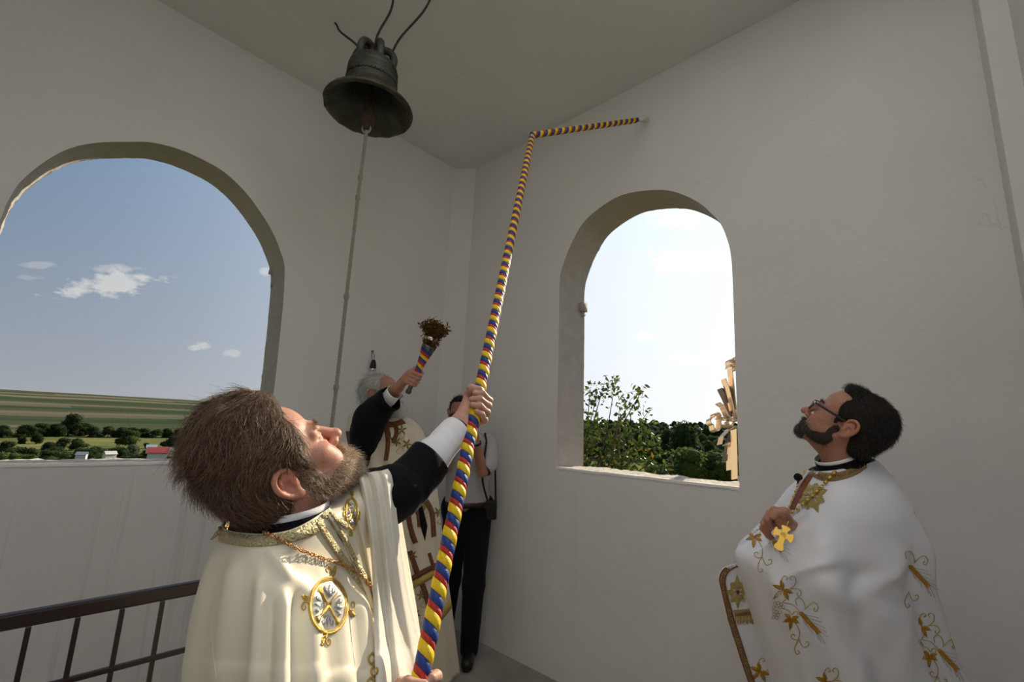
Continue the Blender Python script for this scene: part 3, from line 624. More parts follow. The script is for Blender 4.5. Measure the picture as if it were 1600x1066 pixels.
def head_field(h, neck, nose=1.0, width=1.0, jowl=0.0, squint=.0035, back=0.0):
    """Adult male head in head space (x right, y forward, z up, origin between the ears); neck = point at the base of the neck."""
    f = Field((-.112, -.15, -.26), (.112, .14, .14), h); w = width
    f.ell((0, -.018 + back, .032), (.076 * w, .096 - back, .086), .02)                       # cranium
    f.ell((0, .040, .045), (.061 * w, .048, .052), .03)                        # forehead
    f.ell((0, .034, -.035), (.060 * w, .058, .078), .03)                       # face
    f.ell((0, .018, -.066), (.056 * w, .062, .040), .025)                      # jaw
    f.ell((0, .076, -.100), (.022, .019, .017), .025)                          # chin
    for s in (-1, 1):
        f.ell((s * .048 * w, .060, -.018), (.020, .024, .016), .022)           # cheekbone
        f.ell((s * .036 * w, .070, -.050), (.022 + jowl, .024, .026), .022)    # cheek
        f.cap((s * .050 * w, .056, -.070), (s * .058 * w, .0, -.045), .014, .014, .025)   # jaw line
        f.cap((s * .047, .074, .021), (s * .014, .092, .020), .009, .009, .014)  # brow ridge
        f.ell((s * .032, .100, .003), (.017, .016, .012), .012, sub=True)      # eye socket
    f.cap((0, .089, .016), (0, .112 + .004 * nose, -.028), .008, .0115, .010)  # nose
    f.ell((0, .116 + .005 * nose, -.033), (.0125, .011, .0105), .008)
    for s in (-1, 1):
        f.ell((s * .0135, .103, -.037), (.0085, .011, .0085), .007)
        f.ell((s * .007, .111, -.0445), (.0042, .007, .005), .003, sub=True)
        # lids round the eyeball, nearly closed
        f.ell((s * .032, .0785, .004), (.0165, .0125, .0125), .004)
        f.cap((s * .044, .0865, .002), (s * .022, .0905, .001), squint * .6, squint * .6, .0025, sub=True)
        f.cap((s * .047, .075, -.012), (s * .025, .0885, -.017), .004, .004, .008)          # bag under the eye
    f.ell((0, .086, -.066), (.026, .016, .024), .014)                          # muzzle
    f.ell((0, .0995, -.0635), (.021, .0075, .0052), .006); f.ell((0, .0975, -.0745), (.018, .008, .0062), .006)
    f.cap((-.022, .097, -.069), (.022, .097, -.069), .0016, .0016, .003, sub=True)
    for s in (-1, 1):                                                          # ears: bowl, helix rim, lobe, tragus
        E = lambda a, b, c: (s * (.074 * w + a), -.012 + b, -.004 + c)
        f.ell(E(.006, -.006, .0), (.008, .019, .029), .008)
        P = [E(.004, .010, .006), E(.010, .008, .024), E(.016, -.006, .032), E(.019, -.020, .024), E(.018, -.024, .006), E(.012, -.018, -.012), E(.008, -.008, -.026), E(.004, .004, -.030)]
        f.chain(spline(P, 20), np.linspace(.0042, .0048, 20), .003)
        f.ell(E(.007, .000, -.027), (.006, .008, .009), .005)
        f.ell(E(.017, -.006, -.002), (.008, .009, .013), .004, sub=True); f.ell(E(.018, -.010, .016), (.006, .007, .008), .004, sub=True)
        f.cap(E(.004, .008, -.008), E(.011, .004, -.006), .004, .0035, .003)
        f.cap(E(.012, -.018, -.004), E(.013, -.012, .016), .003, .003, .003)
    n = np.asarray(neck, float)
    f.cap((0, -.022, -.030), n, .054, .060, .03)
    f.cap((0, .020, -.098), n + np.array([0, .035, .02]), .022, .03, .03)        # throat
    return f
def skin_colors(V, base=(.50, .27, .19), red=(.52, .17, .12)):
    """natural flush of the nose, cheeks, ears and lips"""
    g = lambda c, r: np.exp(-(((V - np.asarray(c)) / r) ** 2).sum(1))
    k = .75 * g((0, .112, -.034), .022) + .5 * g((.045, .066, -.028), .026) + .5 * g((-.045, .066, -.028), .026) + .45 * g((.085, -.012, -.004), .04) + .45 * g((-.085, -.012, -.004), .04) + .7 * g((0, .098, -.069), (.024, .02, .010))
    k = np.clip(k + .10 * vnoise(V, 60, 5) + .12 * vnoise(V, 22, 8), 0, 1)[:, None]
    return np.asarray(base) * (1 - k) + np.asarray(red) * k
def strands(name, parent, m, roots, nrm, flow, length, r0, bvh, seg=6, lift=.25, seed=0, curl=.0, cols=None, clear=.0015):
    """Hair: thin three-sided tapering prisms that follow flow(P) over the surface given by bvh."""
    r = np.random.default_rng(seed); n = len(roots); L = np.broadcast_to(length, (n,)) * r.uniform(.65, 1.15, n); P = roots.copy(); D = None; near = nrm.copy(); out = [P.copy()]; up = nrm * lift * r.uniform(.1, 1.9, (n, 1))
    wob = r.normal(0, 1, (n, 3)) * curl
    for s in range(seg - 1):
        d = flow(P); d -= near * np.minimum((d * near).sum(1), 0)[:, None] * .9; d -= near * np.maximum((d * near).sum(1), 0)[:, None] * .85
        d = d / (np.linalg.norm(d, axis=1)[:, None] + 1e-6) + wob + up * (1.2 if s == 0 else .30); wob = wob * .75 + r.normal(0, .6, (n, 3)) * curl
        d /= np.linalg.norm(d, axis=1)[:, None]; D = d if D is None else (D * .45 + d * .55); P = P + D * (L / (seg - 1))[:, None]
        for i in range(n):
            q = bvh.find_nearest(Vector(P[i]))
            if q[0] is not None:
                v = np.array(q[0]); nn = np.array(q[1]); near[i] = nn; h_ = (P[i] - v) @ nn
                lo = clear + .0012 * s * (lift > .2)
                if h_ < lo: P[i] = v + nn * lo
        out.append(P.copy())
    Q = np.stack(out, 1); T = np.gradient(Q, axis=1); T /= np.linalg.norm(T, axis=2)[..., None] + 1e-9
    ref = r.normal(size=(n, 1, 3)); u = np.cross(T, ref); u /= np.linalg.norm(u, axis=2)[..., None] + 1e-9; v = np.cross(T, u)
    rad_ = r0 * np.linspace(1, .35, seg)[None, :, None]
    ring = np.stack([Q + rad_ * (cos(a) * u + sin(a) * v) for a in (0, 2.094, 4.189)], 2)      # n, seg, 3, 3
    V = ring.reshape(-1, 3); i, s, j = np.meshgrid(np.arange(n), np.arange(seg - 1), np.arange(3), indexing='ij'); b = (i * seg + s) * 3; j2 = (j + 1) % 3
    F = np.stack([b + j, b + j2, b + 3 + j2, b + 3 + j], -1).reshape(-1, 4)
    C_ = np.repeat(cols, seg * 3, 0)
    return mk(name, V, F, m, parent, True, colors=C_)
def sample_surface(V, F, n, keep, seed=0):
    r = np.random.default_rng(seed); A = V[F]; c = A.mean(1); nn = np.cross(A[:, 1] - A[:, 0], A[:, 2] - A[:, 0]); ar = np.linalg.norm(nn, axis=1) + 1e-12; w = ar * keep(c); i = r.choice(len(F), n, p=w / w.sum())
    t = r.random((n, 2)); P = A[i, 0] + (A[i, 1] - A[i, 0]) * t[:, :1] + (A[i, 3] - A[i, 0]) * t[:, 1:]
    return P, nn[i] / ar[i][:, None]

def grip_hand(f, wrist, pole, axis, palm_from, side, R=.016, spread=.0205, s=1.0, thumb=1.0, k=.006):
    """A hand closed round a rod. f: Field in world space. wrist: joint; pole: point on the rod's axis at the middle of the grip; axis: unit vector along the
    rod towards the thumb side; palm_from: unit vector from the rod towards the palm's back (dorsal-proximal); fingers curl from there round the far side.
    side=+1/-1 chooses the way the fingers go round."""
    a = np.asarray(axis, float); p = np.asarray(palm_from, float); p = p - a * (p @ a); p /= np.linalg.norm(p); q = np.cross(a, p) * side
    pole = np.asarray(pole, float); wrist = np.asarray(wrist, float)
    C_ = lambda off, deg, rr: pole + a * off + rr * (cos(radians(deg)) * p + sin(radians(deg)) * q)
    rf = .0092 * s; out = []
    lens = (1.0, 1.08, 1.02, .84)
    for i, L in enumerate(lens):
        off = (1.5 - i) * spread * s; r_ = rf * (1.05, 1.05, 1.0, .88)[i]; rr = R + r_ * .98
        knuck = C_(off * 1.03, 38, rr + .012); pip = C_(off, 38 + 82 * L, rr + .004); dip = C_(off, 38 + 148 * L, rr); tip = C_(off * .96, 38 + 196 * L, rr - .001)
        f.cap(wrist + a * off * .55 + p * .004, knuck, .0135 * s, .0125 * s, .016)                      # metacarpal
        f.chain([knuck, pip, dip, tip], [r_ * 1.14, r_ * 1.06, r_ * .96, r_ * .84], .0035)
        f.ell(pip, r_ * 1.13, .004); f.ell(knuck, r_ * 1.22, .006); out.append(tip)
    # palm pad and thumb
    palm = C_(0, 10, R + .017)
    f.cap(wrist, palm + a * .012, .022 * s, .020 * s, .02); f.cap(palm - a * .022, palm + a * .02, .0165 * s, .0165 * s, .015)
    cmc = wrist * .72 + palm * .28 + a * .020 * s; mcp = C_(.047 * s, -28, R + .017); ip = C_(.048 * s * thumb, -92, R + .0115); tt = C_(.041 * s * thumb, -150, R + .0105)
    f.cap(cmc, mcp, .0165 * s, .0125 * s, .015); f.chain([mcp, ip, tt], [.0122 * s, .0108 * s, .0088 * s], .004); f.ell(ip, .0113 * s, .004)
    return f
# ------------------------------------------------------------------ materials for people and cloth
M_SKIN = mat('skin', (.5, .28, .2), .5, attr='Col', sub=.25, bump=.12, bscale=420, spec=.35)
M_HAIR = mat('hair_strand', (.1, .06, .04), .42, attr='Col', spec=.35)
M_HAIRCAP = mat('hair_mass', (.06, .035, .022), .7, bump=.6, bscale=160, aniso=(1, 1, 1), spec=.2, attr='Col')
M_EYE = mat('eye_white', (.7, .66, .6), .15); M_IRIS = mat('iris', (.05, .035, .02), .1)
M_BLACK = mat('black_wool', (.006, .006, .008), .85, sheen=.06, spec=.12, bump=.15, bscale=300)
M_SHIRT = mat('white_cotton', (.78, .78, .80), .8, bump=.15, bscale=500, spec=.2)
M_CREAM = mat('cream_silk', (.77, .71, .55), .48, spec=.35, sheen=.2, bump=.05, bscale=900)
M_LINING = mat('ivory_lining', (.74, .71, .61), .55, spec=.3, sheen=.15, bump=.12, bscale=90)
M_GOLD = mat('gold_thread', (.62, .43, .11), .38, metal=.65, bump=.5, bscale=700)
M_GOLDPALE = mat('pale_gold_brocade', (.72, .62, .36), .45, metal=.25, bump=1.0, bscale=230, col2=(.52, .43, .22), vscale=160)
M_SILVER = mat('silver_thread', (.50, .53, .58), .3, metal=.7, bump=.5, bscale=600)
M_GOLDMETAL = mat('gold_metal', (.85, .55, .16), .22, metal=1)
M_COPPERGOLD = mat('rose_gold_chain', (.60, .32, .13), .28, metal=1)
M_WHITE = mat('white_satin', (.72, .73, .78), .42, spec=.4, sheen=.15)

def ring_loft(name, rings, m, parent, nl=90, na=120, fold=None, thick=.0025, expo=2.3, span=(0, 360), smooth_ax=True, keep=None, cd=None):
    """Garment lofted through rings (left point, right point, half depth towards the viewer, half depth away). Angles: 0 = right point, 90 = towards the viewer.
    fold(s, a, P, Nn) returns a displacement along the normal; keep(s, a) False cuts the cloth away."""
    A = np.array([[*l, *r, tf, tb] for l, r, tf, tb in rings], float); A = spline(A, nl)
    a = np.radians(np.linspace(span[0], span[1], na, endpoint=(span[1] - span[0]) < 360))
    wrap = (span[1] - span[0]) >= 360
    Pl, Pr, tf, tb = A[:, :3], A[:, 3:6], A[:, 6], A[:, 7]; c = (Pl + Pr) / 2; ax = (Pr - Pl) / 2
    axh = ax.copy(); axh[:, 2] = 0; axh /= np.linalg.norm(axh, axis=1)[:, None]; d = np.cross(axh, [0, 0, 1.0])      # towards the viewer
    if cd is not None: d = np.broadcast_to(cd / np.linalg.norm(cd), d.shape)
    ca, sa = np.cos(a), np.sin(a); e = 2 / expo
    ca_, sa_ = np.sign(ca) * np.abs(ca) ** e, np.sign(sa) * np.abs(sa) ** e
    t = np.where(sa[None] > 0, tf[:, None], tb[:, None])
    P = c[:, None] + ax[:, None] * ca_[None, :, None] + d[:, None] * (t * sa_[None])[..., None]
    if fold is not None:
        gu = np.gradient(P, axis=0); gv = np.roll(P, -1, 1) - np.roll(P, 1, 1) if wrap else np.gradient(P, axis=1)
        Nn = np.cross(gv, gu); Nn /= np.linalg.norm(Nn, axis=2)[..., None] + 1e-9
        out = P - c[:, None]; Nn *= np.sign((Nn * out).sum(2))[..., None]
        s = np.linspace(0, 1, nl)[:, None]; P = P + Nn * fold(s, np.degrees(a)[None], P)[..., None]
    F = grid_faces(nl, na, wrap); V = P.reshape(-1, 3)
    g = P - c[:, None]
    nv = np.cross(V[F[:, 1]] - V[F[:, 0]], V[F[:, 3]] - V[F[:, 0]])
    if (nv * g.reshape(-1, 3)[F[:, 0]]).sum() < 0: F = F[:, ::-1]
    bv = bvh_of(V, F)
    o = mk(name, V, F, m, parent)
    if thick: solid(o, thick, -1)
    return o, bv, P
def bump_(x, c, w): return np.exp(-((x - c) / w) ** 2)
def adiff(a, b): return (a - b + 180) % 360 - 180
def fold_line(s, a, a0, a1, s0, s1, w, h):
    """one soft ridge running down the cloth from (s0, a0) to (s1, a1)"""
    f = np.clip((s - s0) / max(s1 - s0, 1e-3), 0, 1); cen = a0 + (a1 - a0) * f
    return h * np.exp(-(adiff(a, cen) / w) ** 2) * ss(s0 - .06, s0 + .08, s) * (1 - ss(s1 - .05, s1 + .1, s))
def cast(bvs, px, py, off=.0015):
    """where the line of sight through photo position px, py meets a garment: a point on the cloth and its normal"""
    best = None; d = ray(px, py)
    for b in (bvs if isinstance(bvs, (list, tuple)) else [bvs]):
        h = b.ray_cast(Vector(CAM), Vector(d))
        if h[0] is not None and (best is None or h[3] < best[3]): best = h
    if best is None: return None
    n = np.array(best[1]);
    if n @ d > 0: n = -n
    return np.array(best[0]) + n * off, n
def on_cloth(bvs, pts, n=None, off=.0015, closed=False):
    pts = np.asarray(pts, float)
    if n: pts = spline(pts, n, closed)
    out = [cast(bvs, x, y, off) for x, y in pts]; return np.array([o[0] for o in out if o is not None])
def stitch(mb, bvs, pts, r, n=None, closed=False, sides=5, off=.0008, taper=False):
    P = on_cloth(bvs, pts, n or max(6, len(pts) * 4), off, closed)
    if len(P) > 2: mb.add(*tube(P, r * (np.linspace(1, .3, len(P)) if taper else 1), sides, closed=closed and len(P) > 4))
    return mb
def patch(mb, bvs, poly, off=.0016, up=0.0, n=5):
    """embroidered pad: closed outline on the cloth, fan with raised centre"""
    P = [cast(bvs, x, y, off) for x, y in poly]; P = [p for p in P if p is not None]
    if len(P) < 3: return mb
    c = np.mean([p[0] for p in P], 0); nn = np.mean([p[1] for p in P], 0); V = [p[0] - p[1] * .0015 for p in P] + [p[0] for p in P] + [c + nn * up]; k = len(P)
    return mb.add(V, [(i, (i + 1) % k, k + (i + 1) % k, k + i) for i in range(k)] + [(k + i, k + (i + 1) % k, 2 * k) for i in range(k)])
def ribbon(mb, bvs, A, B, n=60, off=.002, thick=.0018, rows=3):
    """band between two edge lines given in the photo frame, laid on the cloth"""
    A = spline(A, n); B = spline(B, n); G = []
    for i in range(n):
        row = [cast(bvs, *(A[i] + (B[i] - A[i]) * f), off) for f in np.linspace(0, 1, rows)]
        if any(q is None for q in row): continue
        G.append(row)
    if len(G) < 3: return mb
    T = np.array([[q[0] for q in r] for r in G]); U = np.array([[q[0] - q[1] * (thick + off) for q in r] for r in G]); k = len(G)
    V = np.concatenate([T.reshape(-1, 3), U.reshape(-1, 3)]); o = k * rows
    F = [tuple(f) for f in grid_faces(k, rows)] + [tuple(f[::-1] + o) for f in grid_faces(k, rows)]
    for i in range(k - 1):
        a, b = i * rows, (i + 1) * rows; F += [(a, b, b + o, a + o), (a + rows - 1, a + rows - 1 + o, b + rows - 1 + o, b + rows - 1)]
    return mb.add(V, F)
def sleeve(name, P, r, m, parent, n=26, sides=28, wrinkle=.004, seed=0, thick=.002, flat=None):
    P = spline(P, n); r = np.interp(np.linspace(0, 1, n), np.linspace(0, 1, len(r)), r)
    V, F = tube(P, r, sides, cap=False); V = V.reshape(n, sides, 3); c = P[:, None]; d = V - c; s = np.linspace(0, 1, n)[:, None]
    w = wrinkle * (vnoise(V, 26, seed) + .6 * np.sin(s * 22 + 3 * vnoise(V, 9, seed + 2)) * (np.abs(vnoise(V, 12, seed + 4)) + .2))
    V = c + d * (1 + w / np.linalg.norm(d, axis=2))[..., None]
    o = mk(name, V.reshape(-1, 3), np.array(F), m, parent); solid(o, thick, -1); return o, bvh_of(V.reshape(-1, 3), F)
def eyes(c, H, parent, dx=.032):
    for s in (-1, 1):
        e = H @ np.array([s * dx, .0775, .0035]) + c; V, F = lathe([(1e-4, -.0122), (.006, -.0106), (.0106, -.006), (.0122, 0), (.0106, .006), (.006, .0106), (1e-4, .0122)], e, H[:, 1], 14); ew = mk('eyeball', V, F, M_EYE, parent)
        V, F = lathe([(.0062, .0107), (.004, .0118), (1e-4, .0126)], e, H[:, 1], 12); mk('iris', V, F, M_IRIS, ew)
def neck_bands(c0, up, r, parent, back=.0, fwd=None, cassock=None, sx=1.0):
    """black cassock collar with the white collar strip showing above it"""
    up = np.asarray(up, float) / np.linalg.norm(up)
    V, F = lathe([(r * .99, .020), (r * 1.03, .021), (r * 1.03, .036), (r * 1.0, .036)], c0, up, 40); mk('white_collar', V, F, M_SHIRT, parent)
    V, F = lathe([(r * 1.22, -.035), (r * 1.10, -.02), (r * 1.065, 0), (r * 1.06, .025), (r * 1.0, .025)], c0, up, 40); k = mk('cassock_collar', V, F, M_BLACK, parent); return k
def standing_legs(f, hip, foot_l, foot_r, r=1.0):
    for ft in (foot_l, foot_r):
        ft = np.asarray(ft, float); k = (np.asarray(hip) + ft) / 2; f.cap(np.asarray(hip) * [1, 1, 1], k, .09 * r, .06 * r, .05); f.cap(k, ft + [0, 0, .09], .06 * r, .042, .03)
    return f
# ================================================================== the bearded priest in cream with the striped pole (nearest)
MC = at(431, 733, .845); MH = head_axes(-2, 47, -4)
MN = at(452, 836, .84)                                 # base of the neck
POLE0, POLE1 = at(661, 1040, .82), at(832, 211, 2.5); PD = POLE1 - POLE0; PLEN = np.linalg.norm(PD); PD = PD / PLEN
def pole_at(py): 
    f = (1040 - py) / (1040 - 211); iz = (1 - f) / .82 + f / 2.5; z = 1 / iz; t = (z - .82) / (2.5 - .82); return POLE0 + PD * PLEN * t
person = empty('person', (MN[0], MN[1], 0), 'bearded brown-haired man in cream gold-embroidered vestments looking up and gripping the striped pole', 'person')
f = head_field(.0024, MH.T @ (MN - MC), nose=1.0, jowl=.003, back=.008)
V, F = f.mesh(); hcol = skin_colors(V, (.50, .255, .175), (.55, .17, .11)); HV, HF = V, F
parts = [(V @ MH.T + MC, F, hcol)]
# left arm raised to the pole
hp = pole_at(637); wr = at(716, 671, 1.185)
pf = at(722, 655, 1.25) - hp
fh = Field(hp - .16, hp + .16, .0024)
grip_hand(fh, wr, hp, PD, pf, -1, R=.0165, spread=.0198, s=1.0)
fh.cap(wr, at(690, 697, 1.13), .0300, .0325, .02); fh.cap(wr, hp + pf * .55, .027, .024, .02)
V, F = fh.mesh(); c_ = np.tile((.50, .28, .20), (len(V), 1)) * (1 + .14 * vnoise(V, 55, 3)[:, None]); c_[:, 0] *= 1.02; parts.append((V, F, c_))
# right hand round the foot of the pole
hp2 = pole_at(1075) - PD * .024; wr2 = at(640, 1125, .80); pf2 = at(636, 1090, .83) - hp2
fh = Field(hp2 - .15, hp2 + .15, .003)
grip_hand(fh, wr2, hp2, PD, pf2, 1, R=.0165, spread=.0185, s=.92)
fh.cap(wr2, wr2 + (wr2 - hp2) * .6, .027, .03, .02)
V, F = fh.mesh(); parts.append((V, F, np.tile((.52, .29, .21), (len(V), 1)) * (1 + .12 * vnoise(V, 50, 4)[:, None])))
# torso, upper arms and legs under the robes
LS = at(586, 782, 1.03); RS = at(372, 905, .90)
f = Field((-.45, .3, -.02), (1.05, 1.5, 1.65), .014)
hipc = np.array([MN[0] - .02, MN[1] + .03, .86])
TC = at(465, 900, .90); f.cap(TC - [0, 0, .03], hipc + [0, 0, .1], .09, .11, .05); f.cap(MN - [0, 0, .03], TC, .045, .06, .04); f.cap(RS - [0, 0, .05], LS - [0, 0, .05], .04, .04, .04)
f.cap(LS - [0, 0, .03], at(646, 754, 1.06), .03, .028, .02); f.cap(at(646, 750, 1.05), wr, .03, .022, .015)
f.cap(RS - [0, 0, .03], RS + [.04, .02, -.26], .04, .035, .03); f.cap(RS + [.04, .02, -.26], wr2, .035, .026, .02)
standing_legs(f, hipc, (MN[0] - .12, MN[1] + .0, 0), (MN[0] + .1, MN[1] + .1, 0))
V, F = f.mesh(); parts.append((V, F, (.5, .28, .2)))
V, F, Cc = join(parts); mk('body', V, F, M_SKIN, person, colors=Cc)
eyes(MC, MH, person)
for s in (-1, 1):
    q = MC * [1, 1, 0] + 0; b0 = np.array([MN[0] + (-.12 if s < 0 else .1), MN[1] + (0 if s < 0 else .1), 0])
    g = Field(b0 - [.16, .2, .02], b0 + [.16, .2, .14], .008); dirv = np.array([.35, -.94, 0]) * .09
    g.cap(b0 + [0, 0, .04] - dirv * .6, b0 + [0, 0, .038] + dirv * 1.5, .042, .036, .02); g.cap(b0 + [0, 0, .05] - dirv * .5, b0 + [0, 0, .10] - dirv * .5, .045, .045, .02)
    V, F = g.mesh(); V[:, 2] = np.maximum(V[:, 2], 0.001); mk('shoe', V, F, mat('black_leather', (.012, .011, .011), .35), person)

# hair: thick mass swept back over the crown and neck, with loose strands
def hair_mass(spec, h, lo, hi, cuts):
    g = Field(lo, hi, h)
    for c, r, k in spec: g.ell(c, r, k)
    for c, r, k in cuts: g.ell(c, r, k, sub=True)
    return g.mesh()
hs = [((0, -.017, .050), (.088, .088, .092), .02), ((0, -.044, -.008), (.080, .056, .062), .03), ((0, -.052, -.045), (.058, .030, .022), .03), ((0, .026, .108), (.064, .050, .036), .03), ((.0, -.015, .112), (.070, .070, .048), .03),
      ((.076, -.012, .050), (.014, .046, .044), .02), ((-.076, -.012, .050), (.014, .046, .044), .02), ((.070, .030, .055), (.012, .022, .036), .02), ((-.070, .030, .055), (.012, .022, .036), .02), ((.078, .022, .010), (.005, .010, .022), .010), ((-.078, .022, .010), (.005, .010, .022), .010)]
cuts = [((0, .125, .012), (.068, .078, .076), .014), ((.090, -.008, -.014), (.026, .025, .036), .010), ((-.090, -.008, -.014), (.026, .025, .036), .010), ((0, .07, -.10), (.2, .085, .085), .02)]
V, F = hair_mass(hs, .0032, (-.125, -.17, -.15), (.125, .12, .17), cuts)
V = V + (.004 * vnoise(V, 28, 2) + .003 * vnoise(V * [1, .5, .5], 70, 4))[:, None] * (V / np.linalg.norm(V, axis=1)[:, None])
WV = V @ MH.T + MC; cap_o = mk('hair', WV, F, M_HAIRCAP, person, colors=np.tile((.055, .032, .020), (len(V), 1)))
bvw = bvh_of(WV, F)
keep = lambda c: ((c - MC) @ MH[:, 1] < .062).astype(float)
P, Nn = sample_surface(WV, F, 9500, keep, 5)
crown = MC + MC
def flow(P):
    L = (P - MC) @ MH; t = np.arctan2(L[:, 2], -L[:, 1])          # 0 at the back of the head, 90 deg on top
    d = np.stack([np.sign(L[:, 0]) * np.clip((L[:, 2] - .06) / .06, 0, 1) * .55 - 6 * np.clip(np.abs(L[:, 0]) - .08, 0, 1) * np.sign(L[:, 0]), -np.clip((L[:, 2] - .0) / .05, 0, 1) * .75 + np.where(L[:, 2] < .02, .25, 0), -.25 - .75 * np.clip((.10 - L[:, 2]) / .08, 0, 1)], 1)
    d += .75 * np.stack([vnoise(L, 20, 1), vnoise(L, 20, 2), vnoise(L, 20, 3)], 1)
    d /= np.linalg.norm(d, axis=1)[:, None]; return d @ MH.T
L = (P - MC) @ MH; r_ = np.random.default_rng(9)
hl = .034 - .022 * np.clip((.0 - L[:, 2]) / .06, 0, 1); front = np.clip((L[:, 1] - .0) / .06, 0, 1) * np.clip((.07 - L[:, 2]) / .05, 0, 1)
cols = np.array([.15, .088, .054]) * r_.uniform(.5, 1.7, (len(P), 1)); grey = (r_.random(len(P)) < .10 + .6 * front); cols[grey] = np.array([.30, .23, .17]) * r_.uniform(.6, 1.2, (grey.sum(), 1))
strands('hair_strands', cap_o, M_HAIR, P, Nn, flow, hl, .00034, bvw, 6, .2, 1, .25, cols)
fly = r_.choice(len(P), 260, replace=False); strands('flyaway_hair', cap_o, M_HAIR, P[fly], Nn[fly], flow, .05, .0002, bvw, 7, .9, 2, .5, cols[fly])
# eyebrow, sideburn, moustache and beard
bs_ = [((0, .084, -.092), (.046, .042, .036), .02), ((0, .104, -.060), (.030, .012, .012), .01), ((.050, .050, -.070), (.022, .045, .026), .02), ((-.050, .050, -.070), (.022, .045, .026), .02), ((.067, .016, -.042), (.010, .022, .032), .012), ((-.067, .016, -.042), (.010, .022, .032), .012), ((0, .088, -.120), (.034, .030, .018), .02)]
bc = [((0, .112, -.0745), (.016, .010, .0035), .004), ((.040, .098, -.040), (.024, .026, .020), .01), ((-.040, .098, -.040), (.024, .026, .020), .01)]
V, F = hair_mass(bs_, .003, (-.11, -.06, -.17), (.11, .16, .03), bc)
WV = V @ MH.T + MC
bcol = lambda L: np.array([.42, .24, .13]) * (1 - ss(.02, .09, L[:, 1])[:, None]) * .9 + np.array([.52, .34, .20]) * ss(.02, .09, L[:, 1])[:, None]
bo = mk('beard', WV, F, mat('beard_mass', (.4, .25, .15), .8, attr='Col', bump=.7, bscale=260), person, colors=bcol(V) * .62)
bvb = bvh_of(WV, F); P, Nn = sample_surface(WV, F, 5200, lambda c: np.ones(len(c)), 6)
def bflow(P):
    L = (P - MC) @ MH; d = np.stack([L[:, 0] * 4, .15 + 2.5 * L[:, 1], -.9 + 0 * L[:, 0]], 1) + .7 * np.stack([vnoise(L, 40, 4), vnoise(L, 40, 5), vnoise(L, 40, 6)], 1); d /= np.linalg.norm(d, axis=1)[:, None]; return d @ MH.T
L = (P - MC) @ MH; cols = bcol(L) * r_.uniform(.7, 1.3, (len(P), 1)); wt_ = r_.random(len(P)) < .5; cols[wt_] = np.array([.62, .55, .46]) * r_.uniform(.7, 1.2, (wt_.sum(), 1))
strands('beard_strands', bo, M_HAIR, P, Nn, bflow, .017, .00030, bvb, 4, .5, 3, .5, cols)
eb = []; 
for s in (-1, 1):
    r2 = np.random.default_rng(4); n = 170; t = r2.random(n); eb.append((MC + np.stack([s * (.016 + .034 * t), .0985 - .016 * t ** 2 + r2.normal(0, .0008, n), .024 + .005 * np.sin(t * 3) + r2.normal(0, .003, n)], 1) @ MH.T, s))
hb = bvh_of(HV @ MH.T + MC, HF)
for P, s in eb:
    n = len(P); strands('eyebrow', person, M_HAIR, P, np.tile(MH[:, 1], (n, 1)), lambda Q, s=s: np.tile(MH @ np.array([s * .8, .2, .25]), (len(Q), 1)), .010, .00028, hb, 4, .15, 5, .25, np.array([.28, .15, .08]) * r_.uniform(.7, 1.4, (n, 1)))

# clothes
neck_up = MC - MN; nb = at(456, 822, .842); neck_bands(nb, at(453, 775, .845) - nb, .0640, person)
at_ = at
def fold_main(s, a, P):
    d = .0035 * vnoise(P, 5, 3) * ss(.1, .3, s)
    for a0, a1, s0, s1, w, h in [(118, 128, .28, 1.1, 9, .012), (96, 92, .36, 1.1, 7, .013), (72, 66, .34, 1.1, 8, .014), (60, 40, .62, 1.1, 8, .016), (140, 150, .2, 1.1, 9, .009), (165, 172, .2, 1.1, 8, .008), (52, 48, .25, .55, 7, .010), (40, 25, .5, 1.1, 8, .014),
                                 (84, 78, .50, 1.1, 5, -.010), (108, 110, .42, 1.1, 5, -.009), (200, 205, .3, 1.1, 10, .014), (240, 240, .3, 1.1, 10, .016), (285, 280, .3, 1.1, 10, .016), (330, 330, .4, 1.1, 9, .012)]:
        d = d + fold_line(s, a, a0, a1, s0, s1, w, h)
    return d
def control_loft(name, rings, m, parent, nl, na, fold, thick=.0025):
    """garment through closed rings of control points (photo x, y, forward distance); fold(s, u) moves the cloth along its normal, u = position round the ring in control points"""
    R = np.array([[at(*p) for p in r] for r in rings]); R = spline(R, nl); P = np.stack([spline(r, na, True) for r in R])
    gu = np.gradient(P, axis=0); gv = np.roll(P, -1, 1) - np.roll(P, 1, 1); Nn = np.cross(gv, gu); Nn /= np.linalg.norm(Nn, axis=2)[..., None] + 1e-9
    Nn *= np.sign((Nn * (P - P.mean(1, keepdims=True))).sum(2).mean())
    s = np.linspace(0, 1, nl)[:, None]; u = (np.arange(na) * R.shape[1] / na)[None]; P = P + Nn * fold(s, u, P)[..., None]
    F = grid_faces(nl, na, True); V = P.reshape(-1, 3); nv = np.cross(V[F[:, 1]] - V[F[:, 0]], V[F[:, 3]] - V[F[:, 0]])
    if (nv * (P - P.mean(1, keepdims=True)).reshape(-1, 3)[F[:, 0]]).sum() < 0: F = F[:, ::-1]
    o = mk(name, V, F, m, parent); solid(o, thick, -1); return o, bvh_of(V, F)
